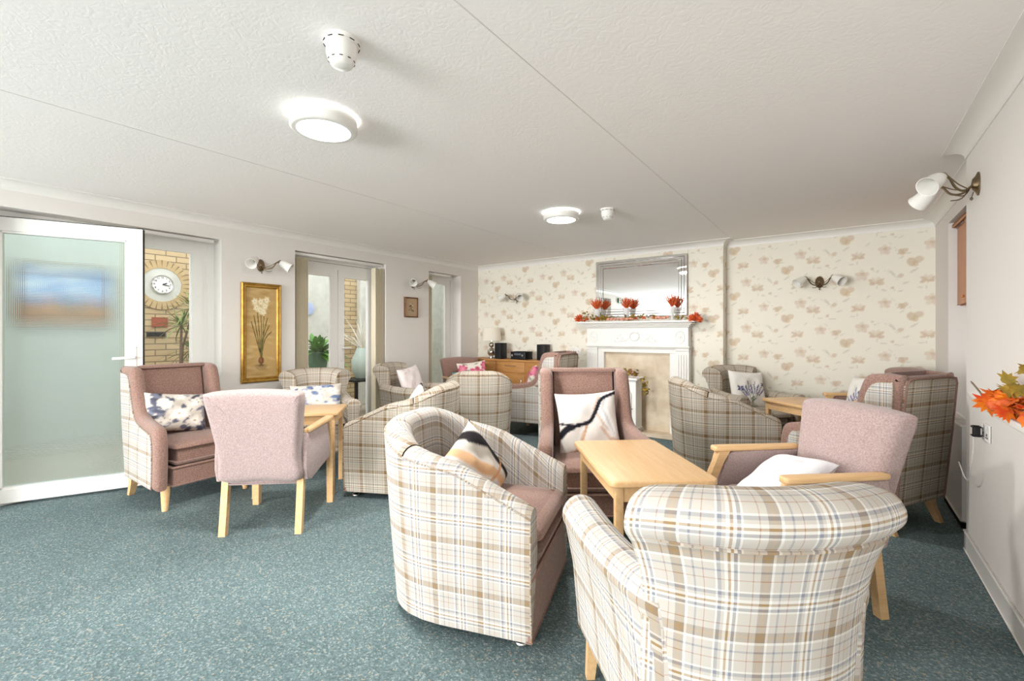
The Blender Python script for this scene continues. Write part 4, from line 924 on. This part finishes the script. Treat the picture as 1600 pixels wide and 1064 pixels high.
# ---------------------------------------------------------------- furniture prototypes (local: faces +X, origin on floor)
def leg_round(p0, p1, r0, r1): mb = MB(); mb.tube([p0, (Vector(p0)+Vector(p1))/2, p1], [r0, (r0+r1)/2, r1], 12); return mb
def leg_sq(p0, p1, w0, w1): return MB().bar(p0, p1, w0, w1)
def wing_chair(lab, grp):
    """high back wing chair, rose with plaid outer sides and back"""
    t = thing('wing_chair', lab, 'armchair', group=grp)
    Wd = .62; th = .085
    arm = smoothpts([(.34, .16, 0), (.355, .40, 0), (.335, .56, 0), (.26, .605, 0), (.08, .625, 0), (-.06, .665, 0), (-.12, .76, 0), (-.15, .88, 0), (-.19, .975, 0), (-.26, 1.0, 0), (-.36, .995, 0), (-.40, .96, 0), (-.37, .6, 0), (-.33, .35, 0), (-.30, .16, 0)], 4)
    arm = [(a, b) for a, b, _ in arm]
    pan = [(.285, .17), (.295, .40), (.27, .53), (.20, .555), (.07, .572), (-.10, .615), (-.17, .75), (-.205, .88), (-.25, .94), (-.33, .95), (-.355, .93), (-.335, .6), (-.30, .35), (-.275, .17)]
    pan = [(a, b) for a, b, _ in smoothpts([(a, b, 0) for a, b in pan], 4)]
    for s in (-1, 1):
        sp = lambda a: .055*max(0, (a+.12)/.47)
        fl = lambda a, b, c, s=s: (a, s*(Wd/2-th/2+sp(a))+c, b)
        mb = MB(); mb.slab(arm, th, .035, fl, 5); w_ = mb.build('arm_and_wing', M['rose'], t)
        mb = MB(); mb.slab(pan, .012, .004, lambda a, b, c, s=s: (a, s*(Wd/2+.003+sp(a))+c, b), 2); tag(mb.build('side_panel', M['plaid_light'], w_), 'pale plaid outer panel')
    R_ = Matrix.Rotation(-.17, 3, 'Y')
    mb = MB(); mb.rbox((-.275, 0, .69), (.15, Wd-2*th+.03, .625), .03, 4, R_); mb.build('backrest', M['rose'], t)
    bp = [(-.27, .17), (.27, .17), (.29, .6), (.29, .93), (.27, .965), (.2, .975), (-.2, .975), (-.27, .965), (-.29, .93), (-.29, .6)]
    mb = MB(); mb.slab(bp, .03, .012, lambda a, b, c: (-.335-.062*((b-.17)/.8)+c, a, b), 3); tag(mb.build('back_panel', M['plaid_warm'], t), 'plaid outer back panel')
    mb = MB(); mb.tube([(-.352-.062*((b-.17)/.8), a, b) for a, b in bp[1:]+[bp[0]]], .006, 6); mb.build('piping', M['trim_cloth'], t)
    mb = MB(); mb.rbox((.03, 0, .385), (.62, Wd-2*th+.03, .15), .028, 4, crown=.02); mb.build('seat_cushion', M['rose'], t)
    mb = MB(); mb.rbox((.0, 0, .235), (.67, Wd-2*th+.06, .145), .012, 3); mb.build('seat_base', M['rose'], t)
    for s in (-1, 1):
        leg_round((.27, s*.27, .17), (.285, s*.28, 0), .032, .019).build('leg', M['beech'], t)
        mb = MB(); mb.grid([[(x+d1*w_, s*.26+d2*w_, z) for d1, d2 in ((-1, -1), (1, -1), (1, 1), (-1, 1))] for x, z, w_ in ((-.27, .18, .026), (-.285, .1, .023), (-.33, 0, .018))], True, True); mb.build('leg', M['beech'], t, False)
    return t
def lounge_chair(lab, grp, mt, name='wooden_arm_chair'):
    """beech armed chair with padded back, two buttons and upholstered sides"""
    t = thing(name, lab, 'armchair', group=grp)
    th = .05
    # back: trapezoid, leaning
    def bk(a, b, c):
        dm = sum(math.exp(-((a-q*.1)**2+(b-.6)**2)/.0009) for q in (-1, 1))*.028 if c > 0 else 0
        return (-.235-.13*(b-.27)/.63+c*(1+(.25 if c > 0 else 0))+.02*math.cos(a*5)-dm, a, b)
    pr = smoothpts([(-.235, .335, 0), (-.24, .5, 0), (-.268, .75, 0), (-.282, .86, 0), (-.25, .9, 0), (0, .915, 0), (.25, .9, 0), (.282, .86, 0), (.268, .75, 0), (.24, .5, 0), (.235, .335, 0), (0, .33, 0)], 4, True)
    mb = MB(); mb.slab([(a, b) for a, b, _ in pr], .115, .04, bk, 5, fan=(0, .6)); b_ = mb.build('backrest', mt, t)
    for s in (-1, 1):
        q = Vector(bk(s*.1, .6, .058)); mb = MB(); mb.lathe([(.014, -.004), (.012, .004), (0, .007)], q, 12, Matrix.Rotation(PI/2, 3, 'Y')); mb.build('button', mt, b_)
    mb = MB(); mb.rbox((.02, 0, .40), (.50, .44, .13), .05, 4, crown=.02); mb.build('seat_cushion', mt, t)
    mb = MB(); mb.rbox((.0, 0, .335), (.50, .47, .07), .012, 2); mb.build('seat_frame', mt, t)
    for s in (-1, 1):
        sp = smoothpts([(.215, .36, 0), (.20, .48, 0), (.16, .58, 0), (.12, .62, 0), (-.2, .62, 0), (-.26, .6, 0), (-.25, .33, 0), (0, .335, 0), (.14, .35, 0)], 3, True)
        mb = MB(); mb.slab([(a, b) for a, b, _ in sp], .03, .008, lambda a, b, c, s=s: (a, s*.262+c, b), 2); mb.build('side_panel', mt, t)
        ar = smoothpts([(.235, .0, 0), (.23, .022, 0), (.19, .03, 0), (-.05, .024, 0), (-.24, .02, 0), (-.25, 0, 0), (-.24, -.02, 0), (-.05, -.024, 0), (.19, -.03, 0), (.23, -.022, 0)], 3, True)
        mb = MB(); mb.slab([(a, b) for a, b, _ in ar], .028, .008, lambda a, b, c, s=s: (a, s*.268+b, .637+c+.0*a), 3); mb.build('arm', M['beech'], t)
        P = []
        for x, z, w_ in ((.27, 0, .021), (.27, .25, .023), (.265, .38, .023), (.245, .48, .021), (.205, .57, .021), (.18, .625, .026)):
            P.append([(x+a*w_*1.1, s*.262+b*w_, z) for a, b in ((-1, -1), (1, -1), (1, 1), (-1, 1))])
        mb = MB(); mb.grid(P, True, True); mb.build('leg', M['beech'], t, True, 40)
        mb = MB(); mb.grid([[(x+a*.02, s*.226+b*.02, z) for a, b in ((-1, -1), (1, -1), (1, 1), (-1, 1))] for x, z in ((-.225, .36), (-.25, .15), (-.27, 0))], True, True); mb.build('leg', M['beech'], t, False)
    return t
def scroll_chair(lab, grp, mt):
    """plaid armchair with rolled arms and a curved, rolled-over back"""
    t = thing('roll_arm_chair', lab, 'armchair', group=grp)
    # back: arc in plan
    n = 22; HW = .25; h_ = .90
    def plan(u, off=0, flare=0):   # u in -1..1
        y = u*(HW+flare); x = -.34+.10*abs(u)**2.4; nx, ny = -1, .0
        a = math.atan2(.10*2.4*abs(u)**1.4*(1 if u >= 0 else -1), HW); return (x-math.cos(a)*off, y+math.sin(a)*off)
    P = []
    sec = [(0, .16, 0.03), (.0, .35, .035), (.012, .52, .026), (.035, .66, .012), (.055, .76, .025), (.065, .785, .03), (.085, .815, .032), (.088, .85, .03), (.07, .885, .026), (.03, .90, .02), (-.02, .897, .012), (-.06, .87, .0), (-.075, .83, -.008), (-.085, .74, -.012), (-.085, .6, -.015), (-.10, .45, -.015), (-.10, .3, -.015)]
    sec = smoothpts(sec, 3)
    for i in range(n+1):
        u = -1+2*i/n; e = 1-.06*abs(u)**4
        P.append([(*plan(u, o, f), (z if z < .5 else .5+(z-.5)*e)) for o, z, f in sec])
    mb = MB(); Pt = P
    mb.grid(Pt, False, False)
    for r in (P[0], P[-1]): mb.add(r, [tuple(range(len(r)))])
    b_ = mb.build('backrest', mt, t, True, 60)
    kk = min(range(len(sec)), key=lambda i: abs(sec[i][1]-.785)+(10 if i > 18 else 0))
    mb = MB(); mb.tube([Vector(plan(-1+2*i/n, sec[kk][0]+.003, sec[kk][2]))[:]+(sec[kk][1],) for i in range(n+1)], .0045, 6); mb.build('piping', mt, b_)
    for s in (-1, 1):
        P = []; m_ = 14
        for i in range(9):
            f = i/8; x = -.21+.55*f; zt = .665-.015*f-.02*math.sin(f*PI); r = .062+.008*f; yo = s*(.252+.063*f)
            ring = [(x, yo-s*.045, .17)]
            ring += [(x, yo-s*.045, .40)]
            for k in range(m_+1):
                a = PI*1.15-(PI*1.35)*k/m_; ring.append((x, yo+s*(.0+r*math.cos(a)), zt-r+r*math.sin(a)))
            ring += [(x, yo+s*.03, .40), (x, yo+s*.01, .17)]
            P.append(ring)
        # rounded front
        fst = P[0]; cy = sum(p[1] for p in fst)/len(fst); P.insert(0, [(-.25, cy+(p[1]-cy)*.9-s*.012, .4+(p[2]-.4)*.99) for p in fst]); P.insert(0, [(-.285, cy+(p[1]-cy)*.55-s*.03, .4+(p[2]-.4)*.95) for p in fst])
        last = P[-1]; cy = sum(p[1] for p in last)/len(last); cz = sum(p[2] for p in last)/len(last)
        P.append([(.352, cy+(p[1]-cy)*.93, cz+(p[2]-cz)*.985) for p in last]); P.append([(.356, cy+(p[1]-cy)*.75, cz+(p[2]-cz)*.93) for p in last])
        mb = MB(); mb.grid(P, True, True); mb.build('arm', mt, t, True, 60)
        leg_sq((.29, s*.28, .17), (.30, s*.29, 0), .042, .03).build('leg', M['beech'], t, False)
        leg_sq((-.23, s*.22, .17), (-.28, s*.24, 0), .042, .032).build('leg', M['beech'], t, False)
    mb = MB(); mb.rbox((.05, 0, .395), (.60, .50, .15), .045, 4, crown=.02); mb.build('seat_cushion', mt, t)
    mb = MB(); mb.rbox((.03, 0, .25), (.62, .50, .17), .02, 3); mb.build('seat_base', mt, t)
    return t
def tub_chair(lab, grp, mt):
    """tub chair: sloping wrap-round arms and back, rose seat, silver glides"""
    t = thing('tub_chair', lab, 'tub chair', group=grp)
    XF, A_, B_ = .36, .37, .345
    def path(s):  # s 0..1 outer plan, returns point, outward normal, arc length
        Ls = XF-.0; q = .27
        if s < q: x = XF-Ls*(s/q); return Vector((x, -B_)), Vector((0, -1))
        if s > 1-q: x = XF-Ls*((1-s)/q); return Vector((x, B_)), Vector((0, 1))
        a = -PI/2-PI*(s-q)/(1-2*q); e = .82
        c, sn = math.cos(a), math.sin(a); p = Vector((A_*math.copysign(abs(c)**e, c), B_*math.copysign(abs(sn)**e, sn)))
        nn = Vector((c/A_, sn/B_)).normalized(); return p, nn
    qa = .335
    def hgt(s):
        d = min(s, 1-s)
        if d < qa: return .565+.205*(d/qa)**1.0
        f = (d-qa)/(.5-qa); return .77+.09*math.sin(PI/2*min(1, f*1.3))
    def ring(s):
        p, n_ = path(s); h = hgt(s); d = min(s, 1-s); bkk = min(1, max(0, (d-.2)/.2)); bkk = bkk*bkk*(3-2*bkk)
        fl = .015+.04*bkk; th = .095+.03*bkk; r = th/2; out = []
        for k in range(7): f = k/6; z = .05+(h-r-.05)*f; out.append((fl*f**1.6+.012*math.sin(PI*f), z))
        oc = out[-1][0]-r
        for k in range(1, 9): a = PI*k/9; out.append((oc+r*1.04*math.cos(a), h-r+r*math.sin(a)))
        for k in range(4): f = k/3; out.append((oc-r-.01*f-.02*bkk*f, h-r-(h-r-.36)*f))
        return [(p.x+n_.x*o, p.y+n_.y*o, z) for o, z in out]
    def seg(s0, s1, n, name):
        P = [ring(s0+(s1-s0)*i/n) for i in range(n+1)]; mb = MB(); V = [0]
        for i in range(1, n+1): V.append(V[-1]+(Vector(P[i][2])-Vector(P[i-1][2])).length)
        U = [0]
        for j in range(1, len(P[0])): U.append(U[-1]+(Vector(P[n//2][j])-Vector(P[n//2][j-1])).length)
        # horizontal plaid lines stay level: use height on the outer side
        for i in range(n):
            for j in range(len(P[0])-1):
                vs = [P[i][j], P[i][j+1], P[i+1][j+1], P[i+1][j]]
                if j < 6: uv = [(V[i], vs[0][2]), (V[i], vs[1][2]), (V[i+1], vs[2][2]), (V[i+1], vs[3][2])]
                else:
                    z0, z1 = P[i][6][2], P[i+1][6][2]; uv = [(V[i], z0+U[j]-U[6]), (V[i], z0+U[j+1]-U[6]), (V[i+1], z1+U[j+1]-U[6]), (V[i+1], z1+U[j]-U[6])]
                mb.add(vs, [(0, 1, 2, 3)], [uv])
        if s0 == 0: mb.add(P[0], [tuple(range(len(P[0])))])
        if s1 == 1: mb.add(P[-1], [tuple(range(len(P[-1])))])
        o = mb.build(name, mt, t, True, 55)
        mb = MB(); mb.tube([Vector(p[7]) for p in P], .004, 6)
        if name == 'arm':
            e = P[0] if s0 == 0 else P[-1]; mb.tube([Vector(p) for p in e[:7]], .004, 6)
        mb.build('piping', mt, o)
        return o
    seg(0, qa, 12, 'arm'); seg(qa, 1-qa, 22, 'backrest'); seg(1-qa, 1, 12, 'arm')
    for s in (qa, 1-qa):
        mb = MB(); mb.tube([Vector(p) for p in ring(s)[7:15]], .0035, 6); mb.build('seam', M['dark'], t)
    mb = MB(); mb.rbox((.06, 0, .185), (.58, .54, .26), .02, 3); mb.build('seat_base', M['rose'], t)
    mb = MB(); mb.rbox((.045, 0, .385), (.66, .545, .15), .05, 4, crown=.025); mb.build('seat_cushion', M['rose'], t)
    mb = MB(); mb.rbox((.352, 0, .175), (.03, .71, .25), .008, 2); mb.build('front_panel', M['rose'], t)
    for x, y in ((.30, -.28), (.30, .28), (-.22, -.22), (-.22, .22)):
        mb = MB(); mb.lathe([(.028, 0), (.03, .006), (.024, .018), (.012, .024), (.012, .056)], (x, y, 0), 20); mb.build('glide_foot', M['chrome'], t)
    return t
def table(lab, loc, rz, Lx, Ly, H_=.64, grp='beech occasional tables'):
    t = thing('occasional_table', lab, 'table', loc, rz, grp); r = .035; pr = []
    for qx, qy, a0 in ((1, 1, 0), (-1, 1, PI/2), (-1, -1, PI), (1, -1, 1.5*PI)):
        for k in range(6): a = a0+PI/2*k/5; pr.append((qx*(Lx/2-r)+math.cos(a)*r, qy*(Ly/2-r)+math.sin(a)*r))
    mb = MB(); mb.slab(pr, .026, .006, lambda a, b, c: (a, b, H_-.013+c), 3); mb.build('tabletop', M['beech_top'], t)
    i = .03; mb = MB()
    for s in (-1, 1): mb.box((0, s*(Ly/2-i-.016), H_-.026-.035), (Lx-2*i-.06, .018, .07)); mb.box((s*(Lx/2-i-.016), 0, H_-.026-.035), (.018, Ly-2*i-.06, .07))
    mb.build('apron', M['beech'], t, False)
    for a in (-1, 1):
        for b in (-1, 1): mb = MB(); mb.rbox((a*(Lx/2-i-.02), b*(Ly/2-i-.02), (H_-.026)/2), (.042, .042, H_-.026), .005, 2); mb.build('leg', M['beech'], t)
    return t
def cushion(name, lab, loc, normal, roll, W_, H_, T_, fn, mt=None, grp=None, n=44, up=(0, 0, 1)):
    """pillow standing with its face along normal; roll turns it in its plane"""
    nz = Vector(normal).normalized(); x = Vector(up).cross(nz).normalized(); y = nz.cross(x)
    R_ = Matrix((x, y, nz)).transposed() @ Matrix.Rotation(roll, 3, 'Z')
    vs = []; ss = []; tt = []; rng = random.Random(sum(map(ord, lab)))
    ph = rng.uniform(0, 6)
    for side in (1, -1):
        for j in range(n+1):
            for i in range(n+1):
                u, v = i/n*2-1, j/n*2-1
                pin = 1-.075*(1-abs(u)**2)*abs(v)**3; pin2 = 1-.075*(1-abs(v)**2)*abs(u)**3
                z = (max(0, (1-u**4))*max(0, (1-v**4)))**.55*T_/2+.004*math.sin(u*7+ph)*math.sin(v*5)*(1-u*u)*(1-v*v)*3
                vs.append(R_ @ Vector((u*W_/2*pin2, v*H_/2*pin, side*z))+Vector(loc)); ss.append((u+1)/2); tt.append((v+1)/2)
    q = (n+1)**2; fs = []
    for side in (0, 1):
        for j in range(n):
            for i in range(n): a = side*q+j*(n+1)+i; f = (a, a+1, a+n+2, a+n+1); fs.append(f if side == 0 else f[::-1])
    me = bpy.data.meshes.new(name); me.from_pydata([tuple(v) for v in vs], [], fs)
    if fn is not None:
        ca = me.color_attributes.new('print', 'FLOAT_COLOR', 'POINT'); ca.data.foreach_set('color', np.asarray(fn(np.array(ss), np.array(tt)), dtype=np.float32).ravel())
    me.materials.append(mt or M['printed']); me.shade_smooth(); o = bpy.data.objects.new(name, me); col.objects.link(o); return tag(o, lab, 'cushion', grp)

# ---------------------------------------------------------------- furniture placing
def ang(fx, fy): return math.atan2(fy, fx)
G1 = 'high wing armchairs'
wc = wing_chair('w', G1)
place(wc, True, (-4.18, 1.43, 0), math.radians(5), 'rose wing armchair with pale plaid side beside the obscure glass door')
place(wc, False, (-1.355, 2.755, 0), ang(.59, -.81), 'rose wing armchair behind the central table, facing the camera')
place(wc, False, (.11, 4.07, 0), ang(-.85, .5), 'high back armchair seen from behind at the right wall, plaid back with rose edging')
place(wc, False, (-3.14, 4.92, 0), ang(-1, -.12), 'rose wing armchair in front of the sideboard, facing left', scale=1.03)
G2 = 'wooden arm chairs'
lc = lounge_chair('l', G2, M['pink'])
place(lc, True, (-3.115, 1.595, 0), ang(-.66, .75), 'pale pink chair seen from behind, pulled up to the left table')
place(lc, False, (-.21, 2.575, 0), ang(-.74, -.67), 'pale pink button back chair with a white pillow, right of the central table')
lr = lounge_chair('l', G2, M['rose'])
place(lr, True, (-4.24, 4.80, 0), ang(.87, -.49), 'rose chair with pink floral cushion in the far left corner')
place(lr, False, (.19, 5.33, 0), ang(-.9, -.43), 'rose wooden arm chair in the alcove holding the lavender spray cushion', scale=1.03)
G3 = 'rolled arm plaid armchairs'
rc = scroll_chair('r', G3, M['plaid_light'])
place(rc, True, (-.33, 1.46, 0), ang(-.62, .78), 'large pale plaid roll arm chair nearest the camera, seen from behind')
rw = scroll_chair('r', G3, M['plaid_warm'])
place(rw, True, (-4.12, 2.47, 0), ang(.86, -.5), 'plaid roll arm chair with blue floral cushion in front of the middle doors')
place(rw, False, (-4.2, 3.75, 0), ang(.95, .3), 'plaid roll arm chair with white cushion beside the small picture')
place(rw, False, (-.80, 5.38, 0), ang(.72, -.69), 'plaid roll arm chair with lavender and butterfly cushion beside the chimney breast')
G4 = 'plaid tub chairs'
tc_ = tub_chair('t', G4, M['plaid_light'])
place(tc_, True, (-1.42, 1.69, 0), math.radians(18), 'large pale plaid tub chair with rose seat in the front centre')
tw = tub_chair('t', G4, M['plaid_warm'])
place(tw, True, (-2.90, 2.54, 0), ang(-.9, -.43), 'plaid tub chair right of the left table, facing left')
place(tw, False, (-3.34, 3.98, 0), ang(-.63, .78), 'plaid tub chair seen squarely from behind in front of the sideboard')
place(tw, False, (-.88, 4.36, 0), ang(.88, .48), 'plaid tub chair with its back to the fireplace, by the alcove table')
table('beech table in the centre between the four front armchairs', (-.828, 2.19, 0), math.radians(130), .74, .47)
table('beech table at the left behind the pale pink chair', (-3.565, 2.0, 0), ang(-.68, -.73), .66, .46)
table('beech table in front of the papered alcove', (-.28, 4.90, 0), ang(.7, -.7), .55, .45)
# cushions
f = lambda a: Vector((math.cos(a), math.sin(a), 0))
cushion('cushion', 'grey and cream floral cushion on the rose wing chair by the door', (-4.24, 1.36, .635), (.95, .05, .35), -.14, .42, .31, .13, cush_floral)
cushion('cushion', 'blue and white floral cushion on the plaid chair by the middle doors', (-4.08, 2.45, .62), (.8, -.45, .35), .02, .46, .3, .13, lambda s, t: cush_floral(s, t, True))
cushion('cushion', 'white cushion with black wave on the central rose wing chair', (-1.39, 2.80, .65), (.55, -.75, .3), .06, .42, .42, .13, cush_abstract)
cushion('cushion', 'peach and black striped cushion tucked in the front tub chair', (-1.45, 1.70, .585), (.83, .05, .4), .45, .36, .36, .12, cush_abstract_side)
cushion('cushion', 'white cushion corner showing above the left tub chair', (-2.88, 2.61, .605), (-.85, -.4, .22), .78, .36, .36, .11, cush_abstract)
cushion('cushion', 'lavender and butterfly cushion on the plaid alcove chair', (-.81, 5.38, .66), (.68, -.65, .3), -.08, .40, .40, .12, cush_lavender)
cushion('cushion', 'lavender spray cushion on the rose alcove chair', (.17, 5.33, .66), (-.85, -.6, .3), .08, .40, .40, .12, lambda s, t: cush_lavender(s, t, False))
cushion('cushion', 'bright pink floral cushion on the far left corner chair', (-4.17, 4.85, .66), (.8, -.55, .3), .1, .42, .42, .12, cush_pink)
cushion('cushion', 'small teal cushion beside the bright pink floral one', (-4.19, 4.65, .60), (.85, -.4, .3), .1, .26, .30, .12, None, M['teal_cloth'])
cushion('cushion', 'pink floral cushion on the wing chair in front of the sideboard', (-3.2, 4.86, .66), (-.8, -.5, .3), .1, .40, .40, .12, cush_pink)
cushion('cushion', 'white patterned cushion on the plaid chair by the small picture', (-4.2, 3.75, .66), (.9, .2, .3), .1, .40, .40, .12, cush_pale)
cushion('pillow', 'white plain folded pillow lying on the pink button back chair', (-.235, 2.545, .535), (-.3, -.28, .9), .3, .42, .32, .13, None, M['white_cloth'], up=(.67, -.74, 0))
